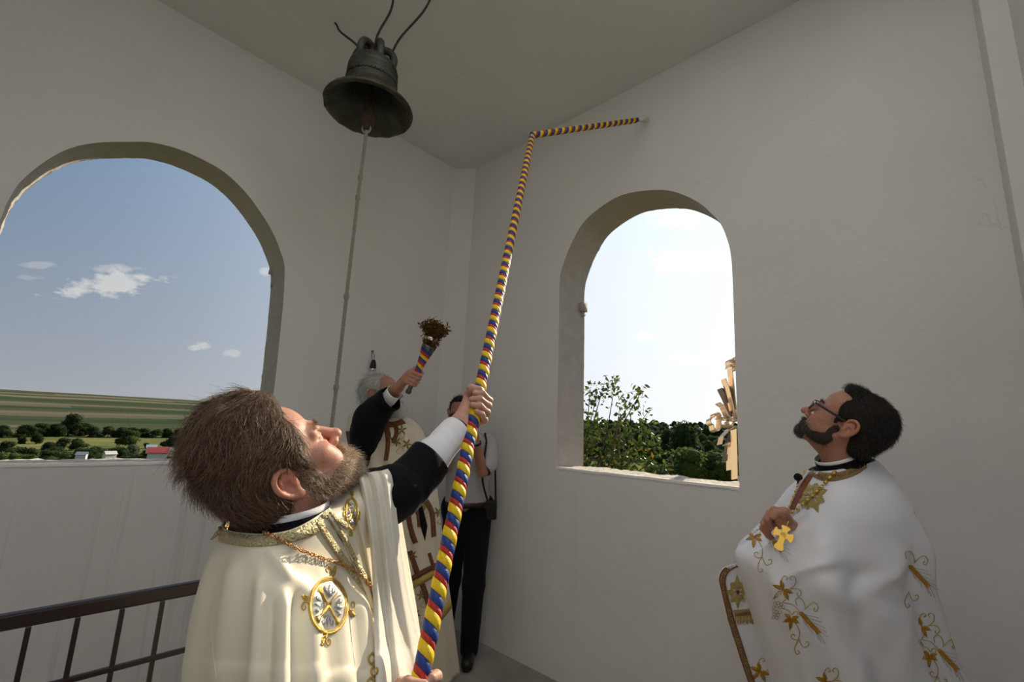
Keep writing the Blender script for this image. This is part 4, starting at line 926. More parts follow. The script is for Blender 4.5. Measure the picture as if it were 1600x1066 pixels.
def fold_u(s, u, P):
    d = .004 * vnoise(P, 5, 3) * ss(.1, .25, s)
    for u0, u1, s0, s1, w, h in [(2.15, 2.05, .34, 1.1, .13, .016), (1.75, 1.62, .38, 1.1, .12, .014), (2.48, 2.42, .30, 1.1, .12, .015), (1.35, 1.2, .3, 1.1, .12, .010), (2.75, 2.80, .36, 1.1, .12, .014), (.8, .7, .25, 1.1, .14, .010), (.35, .3, .2, 1.1, .12, .010), (1.95, 1.85, .40, 1.1, .09, -.012), (2.32, 2.24, .40, 1.1, .08, -.012), (1.55, 1.42, .42, 1.1, .09, -.008), (2.62, 2.6, .3, 1.1, .07, -.010), (1.5, 1.9, .16, .34, .16, .006), (4.4, 4.4, .3, 1.1, .2, .014), (5.2, 5.2, .3, 1.1, .2, .014), (6.2, 6.2, .3, 1.1, .2, .012)]:
        f = np.clip((s - s0) / (s1 - s0), 0, 1); d = d + h * np.exp(-((u - u0 - (u1 - u0) * f) / w) ** 2) * ss(s0 - .05, s0 + .10, s) * (1 - ss(s1 - .05, s1 + .1, s))
    return d
RG = [[(346, 822, .81), (396, 834, .762), (453, 828, .752), (501, 803, .80), (514, 788, .87), (472, 778, .93), (388, 790, .90)],
      [(342, 838, .803), (392, 851, .745), (455, 845, .742), (508, 818, .80), (530, 790, .885), (486, 780, .95), (384, 800, .91)],
      [(334, 856, .80), (386, 871, .725), (457, 868, .735), (530, 850, .83), (575, 762, .94), (525, 756, 1.01), (375, 822, .93)],
      [(322, 888, .80), (382, 905, .705), (465, 906, .725), (560, 900, .875), (607, 752, .99), (570, 742, 1.07), (370, 860, .97)],
      [(312, 922, .795), (380, 936, .69), (470, 941, .712), (584, 940, .885), (615, 800, 1.01), (580, 800, 1.10), (365, 900, 1.0)],
      [(302, 962, .79), (378, 976, .675), (472, 981, .692), (592, 985, .87), (630, 880, 1.01), (590, 880, 1.12), (360, 950, 1.02)],
      [(293, 1015, .785), (375, 1026, .66), (475, 1031, .672), (600, 1036, .85), (648, 965, 1.01), (600, 970, 1.13), (360, 1010, 1.03)],
      [(288, 1075, .78), (372, 1086, .645), (478, 1091, .652), (608, 1096, .83), (667, 1075, 1.01), (610, 1080, 1.14), (360, 1080, 1.04)],
      [(282, 1330, .78), (366, 1345, .61), (482, 1350, .60), (620, 1340, .80), (700, 1310, 1.02), (640, 1280, 1.18), (360, 1290, 1.06)],
      [(270, 1820, .80), (360, 1850, .62), (490, 1860, .60), (640, 1830, .82), (730, 1760, 1.05), (660, 1700, 1.22), (360, 1740, 1.08)]]
vest, BV = control_loft('vestment', RG, M_CREAM, person, 130, 168, fold_u)
def lay(x, y, d, z=.98):
    h = BV.ray_cast(Vector(CAM), Vector(ray(x, y))); zz = (np.array(h[0]) - CAM) @ FW if h[0] is not None else z
    return at(x, y, min(zz, z) - d)
# the front edge thrown back over the raised left arm, its lining outside: a hanging strip of rolled folds
def strip(name, rows, m, nu=44, nv=90, waves=None, thick=.003):
    A = np.array([[*l, *r] for l, r in rows]); A = spline(A, nv); u = np.linspace(0, 1, nu); s = np.linspace(0, 1, nv)
    P = A[:, None, :3] * (1 - u[None, :, None]) + A[:, None, 3:] * u[None, :, None]
    dv = CAM - P; dv[..., 2] = 0; dv /= np.linalg.norm(dv, axis=2)[..., None]
    P = P + dv * waves(s[:, None], u[None], P)[..., None]
    o = mk(name, P.reshape(-1, 3), grid_faces(nv, nu)[:, ::-1], m, person); solid(o, thick, -1); return o, bvh_of(P.reshape(-1, 3), grid_faces(nv, nu))
z0 = .79
rows = [(lay(l, y, .012, zl), lay(r_x, y2, .016, zr_)) for l, y, zl, r_x, y2, zr_ in [(552, 742, .96, 606, 733, .975), (559, 748, .94, 612, 744, .965), (566, 775, .92, 617, 775, .96), (574, 820, .90, 622, 820, .95), (580, 875, .89, 630, 875, .945), (583, 935, .875, 640, 935, .94), (585, 1000, .86, 656, 1000, .93), (588, 1075, .84, 676, 1075, .915), (590, 1250, .83, 690, 1250, .90)]]
def wv(s, u, P):
    return .014 * np.exp(-((u - .12) / .10) ** 2) + .010 * np.exp(-((u - .46 - .05 * np.sin(s * 5)) / .09) ** 2) - .010 * np.exp(-((u - .28) / .06) ** 2) + .012 * np.exp(-((u - .80) / .12) ** 2) + .0018 * vnoise(P * [1, 1, 1], 55, 6) * (u > .3) * (u < .62) + .002 * vnoise(P, 24, 8) - .02 * (u - .5) ** 2
fs, BS, = strip('folded_front', rows, M_LINING, waves=wv)
# inner part of the other front panel, between the neck slit and the rolled strip
rows2 = [(lay(a_, b_, .006, .93), lay(c_, d_, .010, .95)) for a_, b_, c_, d_ in [(502, 788, 566, 752), (514, 805, 572, 785), (532, 836, 578, 830), (549, 874, 584, 875), (567, 914, 588, 920), (582, 950, 592, 960)]]
fi, BI = strip('left_front', rows2, M_CREAM, waves=lambda s, u, P: .006 * np.exp(-((u - .75) / .1) ** 2) * s + .003 * vnoise(P, 20, 2) - .012 * np.exp(-((u - .55) / .08) ** 2) * ss(.15, .4, s))
slit = MB(); patch(slit, [BV], [(499, 800), (506, 826), (520, 850), (536, 872), (552, 892), (560, 890), (545, 862), (528, 838), (514, 812), (506, 797)], .0022); 
slit.build('neck_slit', M_BLACK, person)
tr = MB()
ribbon(tr, [BV], [(347, 826), (356, 830), (397, 837), (452, 831), (499, 809)], [(343, 847), (354, 850), (396, 855), (456, 848), (507, 827)], 60, .0028)
ribbon(tr, [BV], [(500, 811), (522, 846), (546, 880), (574, 918), (590, 942)], [(492, 819), (513, 852), (537, 886), (567, 924), (587, 952)], 40, .003)
tr.build('gold_trim', M_GOLDPALE, person)
tr = MB(); ribbon(tr, [BI, BV], [(504, 786), (522, 812), (541, 842), (560, 878), (577, 910)], [(499, 793), (516, 819), (535, 848), (554, 883), (573, 916)], 40, .003); ribbon(tr, [BI, BV], [(500, 799), (524, 806), (545, 820)], [(500, 808), (522, 815), (540, 828)], 20, .003)
tr.build('gold_trim', M_GOLDPALE, person)
# medallion: ring, saltire cross with flared ends, four silver lilies, corner scrolls
def emb(bvs, cx, cy, sx, sy, rot, name, parent, part=lambda x: True):
    c, s = cos(rot), sin(rot); T = lambda pts: [(cx + sx * (x * c - y * s), cy + sy * (x * s + y * c)) for x, y in pts]
    g = MB(); w = MB()
    stitch(g, bvs, T([(cos(t), sin(t)) for t in np.linspace(0, 2 * pi, 33)[:-1]]), .0026, 64, True, 6)
    stitch(g, bvs, T([(.93 * cos(t), .93 * sin(t)) for t in np.linspace(0, 2 * pi, 33)[:-1]]), .0012, 64, True, 5)
    for k in range(4):
        a = k * pi / 2
        R = lambda pts: T([(x * cos(a) - y * sin(a), x * sin(a) + y * cos(a)) for x, y in pts])
        patch(g, bvs, R([(.0, -.05), (.62, -.055), (.80, -.16), (.86, 0), (.80, .16), (.62, .055), (0, .05)]), .0018, .0022)
        a2 = a + pi / 4; R2 = lambda pts: T([(x * cos(a2) - y * sin(a2), x * sin(a2) + y * cos(a2)) for x, y in pts])
        patch(w, bvs, R2([(.30, 0), (.48, -.10), (.78, 0), (.48, .10)]), .0018, .003)
        for q in (-1, 1): patch(w, bvs, R2([(.36, .03 * q), (.50, .12 * q), (.66, .15 * q), (.72, .26 * q), (.60, .33 * q), (.50, .28 * q), (.56, .24 * q), (.47, .20 * q)]), .0018, .002)
        stitch(w, bvs, R2([(.40, -.17), (.40, .17)]), .0013, 8)
        stitch(g, bvs, R2([(1.02, 0), (1.18, .05), (1.34, .0), (1.42, -.16), (1.30, -.26), (1.20, -.16), (1.27, -.08)]), .0021, 30, taper=True)
        stitch(g, bvs, R2([(1.08, .02), (1.16, .22), (1.34, .26), (1.40, .16), (1.30, .12)]), .0017, 24, taper=True)
        patch(g, bvs, R2([(1.20, .10), (1.34, .10), (1.50, .22), (1.40, .30), (1.26, .22)]), .0016, .002)
    o = g.build(name, M_GOLD, parent); w.build('silver_lilies', M_SILVER, o); return o
emb([BV], 513, 947, 29, 43, radians(50), 'medallion_embroidery', person)
emb([BI, BS, BV], 549, 803, 9, 24, radians(50), 'medallion_embroidery', person)
g = MB()
for px, py in [(582, 1020), (586, 1040), (580, 1058)]: stitch(g, [BV, BS], [(px, py), (px - 7, py + 8), (px - 2, py + 18), (px + 4, py + 8), (px, py + 2)], .0018, 20)
g.build('edge_embroidery', M_GOLD, person)
# long seam down the right side
g = MB(); stitch(g, [BV], [(352, 862), (341, 920), (330, 975), (332, 1010), (338, 1062)], .0011, 40, off=-.0004); g.build('seam', M_CREAM, person)
# black cassock sleeve and white shirt cuff of the raised arm
sleeve('cassock_sleeve', [at(575, 782, .98), at(612, 772, 1.0), at(640, 752, 1.045), at(672, 716, 1.09)], [.060, .064, .058, .056, .053], M_BLACK, person, 30, 30, .004, 3)
sleeve('shirt_cuff', [at(655, 734, 1.075), at(680, 708, 1.11), at(697, 690, 1.145), at(714, 673, 1.18)], [.047, .046, .0395, .040, .041], M_SHIRT, person, 24, 28, .0025, 5)
sleeve('cassock_cuff_lining', [at(704, 684, 1.155), at(716, 671, 1.184)], [.035, .035], M_BLACK, person, 6, 24, 0, 5)
# pectoral chain of twisted links
cp = spline([(346, 835), (349, 824), (362, 819), (392, 826), (425, 838), (455, 853), (488, 868), (520, 878), (545, 888), (565, 902), (578, 918)], 300); cb = [cast([BV, BI, BS], x, y, .0045) for x, y in cp]; cb = np.array([q[0] for q in cb if q is not None])
back = spline([cb[0], cb[0] + [.0, .03, -.01], at(380, 790, .99), at(470, 770, 1.0), at(505, 790, .93), at(520, 800, .87)], 60)
seg = np.concatenate([[0], np.cumsum(np.linalg.norm(np.diff(cb, axis=0), axis=1))]); nlk = int(seg[-1] / .0042); LK = MB()
for i in range(nlk):
    s_ = (i + .5) * .0042; p = np.array([np.interp(s_, seg, cb[:, k]) for k in range(3)]); q = np.array([np.interp(s_ + .003, seg, cb[:, k]) for k in range(3)]); d, u, v = frame(q - p); th = i * 1.1; uu = cos(th) * u + sin(th) * v; vv = np.cross(d, uu)
    LK.add(*tube([p + .0042 * cos(t) * (d * .9 + .4 * vv) + .0026 * sin(t) * uu for t in np.linspace(0, 2 * pi, 11)[:-1]], .0008, 4, closed=True))
ch = LK.build('pectoral_chain', M_COPPERGOLD); tag(ch, 'rose-gold twisted link chain across the chest of the bearded priest in cream', 'chain')
mk('back_links', *tube(back, .0016, 6), M_COPPERGOLD, ch)
# ================================================================== striped anointing pole: a bent rod wound with yellow, red and blue ribbon
M_YEL = mat('yellow_ribbon', (.72, .50, .012), .5, bump=.2, bscale=300, spec=.3); M_RED = mat('red_ribbon', (.42, .030, .022), .5, bump=.2, bscale=300, spec=.3); M_BLU = mat('blue_ribbon', (.016, .045, .22), .5, bump=.2, bscale=300, spec=.3)
TIP = onplane(1009, 186, 0, XB - .035); BR0 = onplane(987, 188, 0, XB - .13)
BR0 = TIP + (POLE1 - TIP) * (.10 / np.linalg.norm(POLE1 - TIP))
pole = empty('ribbon_wound_pole', POLE0, 'long bent pole wound with yellow, red and blue ribbon, its tip against the right wall', 'pole')
mk('rod', *tube([POLE0 - PD * .05, POLE1], .0132, 12), mat('rod_wood', (.3, .2, .1), .6), pole)
def wind(a, b, r, pitch, ph, parent):
    d = b - a; Ln = np.linalg.norm(d); d, u, v = frame(d); n = int(Ln / pitch * 28); t = np.linspace(0, Ln, n)
    for name, off, w, m, lift in (('yellow_ribbon', 0.0, .40, M_YEL, .0016), ('red_ribbon', .40, .24, M_RED, .0006), ('blue_ribbon', .64, .36, M_BLU, .0010)):
        rows = []
        for e, rr in ((0, r), (.04, r + lift + .0008), (.5, r + lift + .0012), (.96, r + lift + .0008), (1, r)):
            z = np.clip(t + (off + w * e) * pitch - pitch, 0, Ln); th = 2 * pi * t / pitch + ph
            rows.append(a + z[:, None] * d + rr * (np.cos(th)[:, None] * u + np.sin(th)[:, None] * v) + .0003 * vnoise(np.stack([t * 8, 0 * t + off, 0 * t], -1), 9)[:, None] * u)
        mk(name, np.concatenate(rows), grid_faces(5, n), m, parent)
wind(POLE0 - PD * .05, POLE1 + PD * .004, .0142, .052, .3, pole)
arm = mk('arm_rod', *tube([POLE1, BR0], [.0145, .0125], 12), mat('rod_wood', (.3, .2, .1), .6), pole)
wind(POLE1 - PD * .004, BR0, .0152, .060, 1.0, pole)
d, u, v = frame(TIP - BR0); L_ = np.linalg.norm(TIP - BR0)
V, F = lathe([(.001, -.002), (.0145, 0), (.0155, L_ * .3), (.0215, L_ * .75), (.0235, L_ * .95), (.018, L_ * 1.1), (.001, L_ * 1.13)], BR0, d, 18); mk('brush_tip', V, F, mat('whitewashed_tip', (.62, .60, .55), .9, bump=.6, bscale=80), pole)
V, F = tube([POLE1 + PD * -.012, POLE1 + PD * .010, POLE1 + (BR0 - POLE1) * .012], .0172, 12); mk('bend_binding', V, F, M_BLU, pole)
# ================================================================== the dark-haired priest with glasses in white vestments, at the right
RZ = 1.55
RC = at(1322, 664, RZ); RH = head_axes(96, 37, 3); RN = at(1316, 730, RZ + .01)
p2 = empty('person', (RN[0], RN[1], 0), 'dark-haired priest with black glasses in white gold-embroidered vestments by the right wall', 'person')
f = head_field(.003, RH.T @ (RN - RC), nose=1.1, jowl=.004, width=1.03); V, F = f.mesh(); RV, RF = V, F
parts = [(V @ RH.T + RC, F, skin_colors(V, (.42, .215, .145), (.45, .15, .10)))]
# his hand resting on the chest
k = [at(x, y, z) for x, y, z in ((1256, 838, 1.56), (1222, 811, 1.46))]
f = Field(k[1] - .16, k[1] + .16, .003)
f.cap(k[0], k[1], .022, .023, .02)
for i, pts in enumerate([((1226, 800), (1209, 797), (1199, 812), (1203, 824)), ((1222, 806), (1203, 802), (1193, 818), (1198, 832)), ((1220, 813), (1200, 812), (1192, 826), (1200, 838)), ((1220, 819), (1204, 822), (1198, 833), (1206, 841))]):
    P = [at(x, y, 1.452 + .012 * i + (.008 if j in (0, 3) else 0)) for j, (x, y) in enumerate(pts)]; f.chain(P, [.0125, .0108, .0098, .0082], .003); f.cap(k[1], P[0], .02, .0125, .012)
P = [at(x, y, z) for x, y, z in ((1232, 814, 1.44), (1224, 801, 1.425), (1214, 801, 1.42), (1208, 808, 1.422))]; f.chain(P, [.016, .0125, .0108, .009], .004)
V, F = f.mesh(); parts.append((V, F, np.tile((.43, .21, .14), (len(V), 1)) * (1 + .12 * vnoise(V, 50, 2)[:, None])))
f = Field((RN[0] - .5, RN[1] - .5, -.02), (RN[0] + .5, RN[1] + .7, 1.62), .015); hp_ = at(1338, 960, RZ + .05) * [1, 1, 0] + [0, 0, .9]; sx = np.array([.15, -.98, 0]) * .13
f.cap(RN - [0, 0, .14], hp_, .09, .10, .05); f.cap(RN, RN - [0, 0, .12], .05, .07, .05); f.cap(RN - sx - [0, 0, .14], RN + sx - [0, 0, .14], .05, .05, .05)
f.cap(RN - sx - [0, 0, .15], RN - sx + [-.0, .10, -.32], .04, .035, .03); f.cap(RN - sx + [-.0, .10, -.32], k[0], .032, .028, .03); f.cap(RN + sx - [0, 0, .15], RN + sx + [0, .05, -.5], .04, .03, .03)
standing_legs(f, hp_, (hp_[0] - .06, hp_[1] + .02, 0), (hp_[0] + .06, hp_[1] + .02, 0), .8); V, F = f.mesh(); parts.append((V, F, (.42, .21, .14)))
V, F, Cc = join(parts); mk('body', V, F, M_SKIN, p2, colors=Cc); eyes(RC, RH, p2)
for s in (-1, 1):
    b0 = np.array([hp_[0] + s * .06, hp_[1] + .02, 0]); g = Field(b0 - [.12, .2, .02], b0 + [.12, .28, .14], .009); g.cap(b0 + [0, -.05, .04], b0 + [-.01, .15, .038], .043, .036, .02); V, F = g.mesh(); V[:, 2] = np.maximum(V[:, 2], .001); mk('shoe', V, F, mat('black_leather', (.012, .011, .011), .35), p2)
hs = [((0, -.026, .042), (.083, .100, .090), .02), ((0, -.066, -.004), (.076, .052, .070), .03), ((0, -.066, -.055), (.058, .030, .028), .03), ((0, .030, .108), (.056, .040, .022), .02), ((.073, -.008, .046), (.012, .044, .040), .02), ((-.073, -.008, .046), (.012, .044, .040), .02), ((.078, .024, .008), (.004, .009, .020), .008), ((-.078, .024, .008), (.004, .009, .020), .008)]
cuts = [((0, .125, .020), (.076, .088, .080), .012), ((.092, -.008, -.012), (.026, .026, .036), .010), ((-.092, -.008, -.012), (.026, .026, .036), .010), ((0, .07, -.10), (.2, .085, .085), .02)]
V, F = hair_mass(hs, .0036, (-.125, -.16, -.15), (.125, .12, .17), cuts); V = V + (.002 * vnoise(V, 40, 2))[:, None] * (V / np.linalg.norm(V, axis=1)[:, None])
WV = V @ RH.T + RC; hcap = mk('hair', WV, F, M_HAIRCAP, p2, colors=np.tile((.014, .011, .010), (len(V), 1))); bvr = bvh_of(WV, F); P, Nn = sample_surface(WV, F, 3600, lambda c: np.ones(len(c)), 3)
def rflow(P):
    L = (P - RC) @ RH; top = np.clip((L[:, 2] - .07) / .04, 0, 1); d = np.stack([.4 * vnoise(L, 30, 1), -.5 + 1.3 * top * (L[:, 1] > 0), -.8 + .7 * top], 1) + .4 * np.stack([vnoise(L, 30, 4), vnoise(L, 30, 5), vnoise(L, 30, 6)], 1); d /= np.linalg.norm(d, axis=1)[:, None]; return d @ RH.T
strands('hair_strands', hcap, M_HAIR, P, Nn, rflow, .015, .0004, bvr, 4, .45, 3, .3, np.array([.022, .017, .015]) * r_.uniform(.5, 1.8, (len(P), 1)))
bs_ = [((0, .086, -.096), (.032, .026, .026), .02), ((0, .104, -.0585), (.028, .008, .008), .008), ((.050, .046, -.076), (.019, .044, .024), .02), ((-.050, .046, -.076), (.019, .044, .024), .02), ((.068, .012, -.044), (.007, .016, .032), .012), ((-.068, .012, -.044), (.007, .016, .032), .012), ((.061, .030, -.066), (.010, .024, .020), .015), ((-.061, .030, -.066), (.010, .024, .020), .015), ((.030, .094, -.070), (.010, .014, .022), .01), ((-.030, .094, -.070), (.010, .014, .022), .01)]
bc = [((0, .110, -.0725), (.014, .010, .0032), .004), ((.042, .098, -.040), (.026, .030, .024), .01), ((-.042, .098, -.040), (.026, .030, .024), .01)]
V, F = hair_mass(bs_, .003, (-.11, -.06, -.16), (.11, .15, .03), bc); WV = V @ RH.T + RC; bo = mk('beard', WV, F, MATS['beard_mass'], p2, colors=np.tile((.045, .030, .024), (len(V), 1))); bvb = bvh_of(WV, F); P, Nn = sample_surface(WV, F, 2200, lambda c: np.ones(len(c)), 6)
cols = np.array([.030, .023, .020]) * r_.uniform(.6, 1.6, (len(P), 1)); L = (P - RC) @ RH; gr = (L[:, 1] > .06) & (r_.random(len(P)) < .35); cols[gr] = (.22, .20, .18)
strands('beard_strands', bo, M_HAIR, P, Nn, lambda Q: (lambda L: (lambda d: (d / np.linalg.norm(d, axis=1)[:, None]) @ RH.T)(np.stack([L[:, 0] * 4, .1 + 2 * L[:, 1], -.8 + 0 * L[:, 0]], 1) + .6 * np.stack([vnoise(L, 40, 4), vnoise(L, 40, 5), vnoise(L, 40, 6)], 1)))((Q - RC) @ RH), .009, .0004, bvb, 3, .6, 3, .5, cols)
rb = bvh_of(RV @ RH.T + RC, RF)
def stub_(c):                                     # short beard thinning out over the cheek and down the throat
    L = (c - RC) @ RH; return np.exp(-((L[:, 2] + .075) / .034) ** 2) * (L[:, 1] > .0) * (L[:, 1] < .10) * (L[:, 2] < -.035) * (np.abs(L[:, 0]) > .012)
P, Nn = sample_surface(RV @ RH.T + RC, RF, 2600, stub_, 8)
strands('stubble', bo, M_HAIR, P, Nn, lambda Q: np.tile(RH @ np.array([0, .35, -.9]), (len(Q), 1)), .006, .0003, rb, 3, .4, 9, .5, np.array([.045, .038, .034]) * r_.uniform(.5, 2.2, (len(P), 1)), .0006)
for s in (-1, 1):
    n = 120; t = r_.random(n); P = RC + np.stack([s * (.016 + .034 * t), .0985 - .016 * t ** 2 + 0 * t, .024 + .005 * np.sin(t * 3) + r_.normal(0, .0025, n)], 1) @ RH.T
    strands('eyebrow', p2, M_HAIR, P, np.tile(RH[:, 1], (n, 1)), lambda Q, s=s: np.tile(RH @ np.array([s * .9, .1, .15]), (len(Q), 1)), .010, .0004, rb, 3, .3, 5, .2, np.tile((.02, .016, .014), (n, 1)))
neck_bands(RN + np.array([0, 0, .010]), RC + RH @ np.array([0, .0, -.08]) - RN, .0690, p2)
# glasses
M_FRAME = mat('black_acetate', (.012, .012, .013), .25); gl = empty('glasses', RC + RH @ np.array([0, .1, .005]), 'black rectangular glasses worn by the priest in white', 'glasses')
M_LENS = bpy.data.materials.new('lens'); M_LENS.use_nodes = True; q = M_LENS.node_tree.nodes['Principled BSDF']; q.inputs['Transmission Weight'].default_value = 1; q.inputs['Roughness'].default_value = .02; q.inputs['IOR'].default_value = 1.02; q.inputs['Base Color'].default_value = (.95, .95, .95, 1)
G = lambda *p: RC + RH @ np.array(p)
for s in (-1, 1):
    rim = spline([(s * .010, .114, .010), (s * .012, .114, -.010), (s * .020, .1135, -.017), (s * .048, .110, -.016), (s * .058, .107, -.006), (s * .059, .106, .014), (s * .045, .111, .018), (s * .016, .114, .017)], 32, True)
    W_ = np.array([G(*p) for p in rim]); mk('rim', *tube(W_, .0021, 6, closed=True), M_FRAME, gl)
    c = W_.mean(0); V = np.concatenate([W_ - RH[:, 1] * .0005, W_ + RH[:, 1] * .0005, [c - RH[:, 1] * .0005, c + RH[:, 1] * .0008]]); n = len(W_)
    mk('lens', V, [(i, (i + 1) % n, 2 * n) for i in range(n)] + [(n + (i + 1) % n, n + i, 2 * n + 1) for i in range(n)] + [(i, n + i, n + (i + 1) % n, (i + 1) % n) for i in range(n)], M_LENS, gl)
    V, F = box(G(s * .066, .105, .013), RH[:, 0] * .006, RH[:, 1] * .003, RH[:, 2] * .004); mk('hinge', V, F, mat('bright_steel', (.7, .7, .7), .2, metal=1), gl)
    T_ = spline([(s * .068, .106, .012), (s * .077, .070, .012), (s * .0825, .020, .012), (s * .0845, -.004, .011), (s * .084, -.022, -.002), (s * .082, -.028, -.014)], 20); MBt = MB()
    for dz in (-.0022, 0, .0022): MBt.add(*tube(np.array([G(p[0], p[1], p[2] + dz) for p in T_]), .0016, 6))
    MBt.build('temple', M_FRAME, gl)
mk('bridge', *tube(spline([G(-.010, .114, .006), G(0, .118, .008), G(.010, .114, .006)], 8), .0018, 6), M_FRAME, gl)
# white vestment
def fold_r(s, a, P):
    d = .003 * vnoise(P, 4.5, 7) * ss(.1, .3, s)
    for a0, a1, s0, s1, w, h in [(30, 22, .28, 1.1, 6, .014), (8, 2, .3, 1.1, 6, .012), (56, 52, .30, 1.1, 9, .012), (82, 86, .38, 1.1, 11, .010), (140, 100, .32, .62, 14, .016), (165, 128, .34, .72, 10, .013), (112, 118, .5, 1.1, 8, .010), (136, 146, .56, 1.1, 9, .014), (40, 33, .34, 1.1, 4, -.022), (50, 43, .34, 1.1, 5, .012), (70, 62, .40, 1.1, 6, -.008), (98, 104, .48, 1.1, 5, -.008), (150, 165, .3, .5, 6, .012), (76, 100, .42, .60, 6, .006), (64, 92, .55, .75, 7, .006), (118, 150, .44, .62, 7, .010), (90, 128, .62, .9, 8, .010), (230, 230, .3, 1.1, 10, .014), (270, 270, .3, 1.1, 10, .014), (310, 315, .3, 1.1, 10, .014)]:
        d = d + 1.5 * fold_line(s, a, a0, a1, s0, s1, w, h)
    d = d - .010 * bump_(s, .50, .05) * np.exp(-(adiff(a, 108) / 18) ** 2)
    return d
rr = [((1268, 736), (1360, 716), .075, .075), ((1263, 748), (1372, 730), .098, .098), ((1249, 766), (1386, 758), .150, .155), ((1234, 790), (1398, 796), .185, .185), ((1214, 826), (1406, 832), .20, .2), ((1184, 851), (1413, 868), .205, .2), ((1158, 874), (1420, 900), .205, .2), ((1166, 918), (1432, 940), .205, .2), ((1186, 985), (1449, 1000), .21, .2), ((1210, 1068), (1478, 1068), .215, .21), ((1224, 1200), (1496, 1210), .22, .22), ((1238, 1395), (1506, 1400), .23, .23)]
wv_, BW, _ = ring_loft('vestment', [(at(*l, RZ + .02), at(*r, RZ + .02), tf, tb) for l, r, tf, tb in rr], M_WHITE, p2, 120, 150, fold_r)
# stole and inner robe hanging in front under the vestment
rows = [(at(1152, 880, 1.60), at(1186, 872, 1.60)), (at(1132, 887, 1.60), at(1190, 880, 1.60)), (at(1123, 900, 1.60), at(1198, 895, 1.60)), (at(1126, 925, 1.60), at(1208, 925, 1.60)), (at(1136, 965, 1.60), at(1220, 965, 1.60)), (at(1152, 1015, 1.60), at(1236, 1015, 1.60)), (at(1170, 1072, 1.60), at(1252, 1072, 1.60)), (at(1205, 1200, 1.60), at(1290, 1200, 1.60)), (at(1240, 1390, 1.60), at(1330, 1390, 1.60))]
st, BST = strip('stole', rows, M_WHITE, waves=lambda s, u, P: .006 * np.sin(u * 7 + s * 3) * u + .003 * vnoise(P, 15, 3))
M_RTRIM = mat('red_edge_braid', (.26, .075, .045), .55, bump=.6, bscale=500); M_BTRIM = mat('gold_braid', (.50, .36, .15), .45, metal=.35, bump=.8, bscale=400, col2=(.38, .25, .10), vscale=200)
L_ = [(1158, 878), (1138, 884), (1127, 893), (1123, 908), (1127, 932), (1136, 965), (1152, 1015), (1170, 1070)]; L2_ = [(1160, 882), (1146, 888), (1136, 897), (1133, 910), (1136, 931), (1146, 964), (1162, 1014), (1180, 1068)]
mid = lambda A, B, f: [(a[0] + (b[0] - a[0]) * f, a[1] + (b[1] - a[1]) * f) for a, b in zip(A, B)]
g = MB(); ribbon(g, [BST], L_, L2_, 60, .003); o = g.build('braid_edge', M_BTRIM, p2)
g = MB(); ribbon(g, [BST], L_, mid(L_, L2_, .16), 60, .004); ribbon(g, [BST], mid(L_, L2_, .84), L2_, 60, .004); g.build('red_border', M_RTRIM, o)
def lettering(text, bvs, path, h, parent, m, off=.0068, start=0.0, flip=1):
    """woven words running along a braid: path in the photo frame, h = letter height in pixels"""
    cu = bpy.data.curves.new('lettering', 'FONT'); cu.body = text; cu.size = 1.0; tmp = bpy.data.objects.new('lettering', cu); COL.objects.link(tmp)
    bpy.context.view_layer.update(); me = tmp.to_mesh(); V = np.array([v.co[:] for v in me.vertices]); F = [tuple(p.vertices) for p in me.polygons]; tmp.to_mesh_clear(); bpy.data.objects.remove(tmp)
    Q = spline(path, 200); seg = np.concatenate([[0], np.cumsum(np.linalg.norm(np.diff(Q, axis=0), axis=1))]); T = np.gradient(Q, axis=0); T /= np.linalg.norm(T, axis=1)[:, None]
    sc = h / .72; ok = {}; out = []
    for i, v in enumerate(V):
        s_ = start + v[0] * sc
        if s_ > seg[-1]: continue
        p = np.array([np.interp(s_, seg, Q[:, 0]), np.interp(s_, seg, Q[:, 1])]); t = np.array([np.interp(s_, seg, T[:, 0]), np.interp(s_, seg, T[:, 1])]); n = np.array([t[1], -t[0]]) * flip
        c = cast(bvs, *(p + n * (v[1] - .34) * sc), off)
        if c is not None: ok[i] = len(out); out.append(c[0])
    F = [tuple(ok[i] for i in f) for f in F if all(i in ok for i in f)]
    if F: return mk('lettering', out, F, m, parent, False)
M_LET = mat('dark_red_letters', (.14, .035, .025), .6)
lettering('DOMNUL SAVAOT + SFÂNT SFÂNT SFÂNT + DOMNUL SAVAOT + SFÂNT', [BST], mid(L_, L2_, .5), 5.2, o, M_LET)
g = MB(); ribbon(g, [BST], [(1145, 954), (1180, 951), (1216, 950)], [(1148, 963), (1182, 961), (1218, 960)], 24, .003); o = g.build('cross_braid', M_BTRIM, p2); lettering('+ SFÂNT SFÂNT', [BST], [(1148, 959), (1182, 956), (1220, 955)], 4.6, o, M_LET)
g = MB()
for i in range(56): x = 1148 + 68 * i / 55; y = 962.5 - 2.2 * i / 55; stitch(g, [BST], [(x, y), (x + r_.normal(0, 1.2), y + 6), (x + 1.5 + r_.normal(0, 2), y + 11 + r_.normal(0, 1.5))], .0011, 4, off=.003)
g.build('gold_fringe', M_GOLD, p2)
g = MB(); ribbon(g, [BW], [(1269, 731), (1284, 738), (1305, 739), (1330, 732), (1346, 721), (1357, 707)], [(1266, 742), (1283, 751), (1306, 752), (1334, 744), (1352, 733), (1366, 722)], 50, .003); o = g.build('collar_braid', M_BTRIM, p2); lettering('SFÂNT + SFÂNT SFÂNT + SFÂNT', [BW], [(1271, 739), (1284, 745), (1305, 746), (1332, 738), (1348, 728), (1362, 714)], 5.5, o, M_LET)
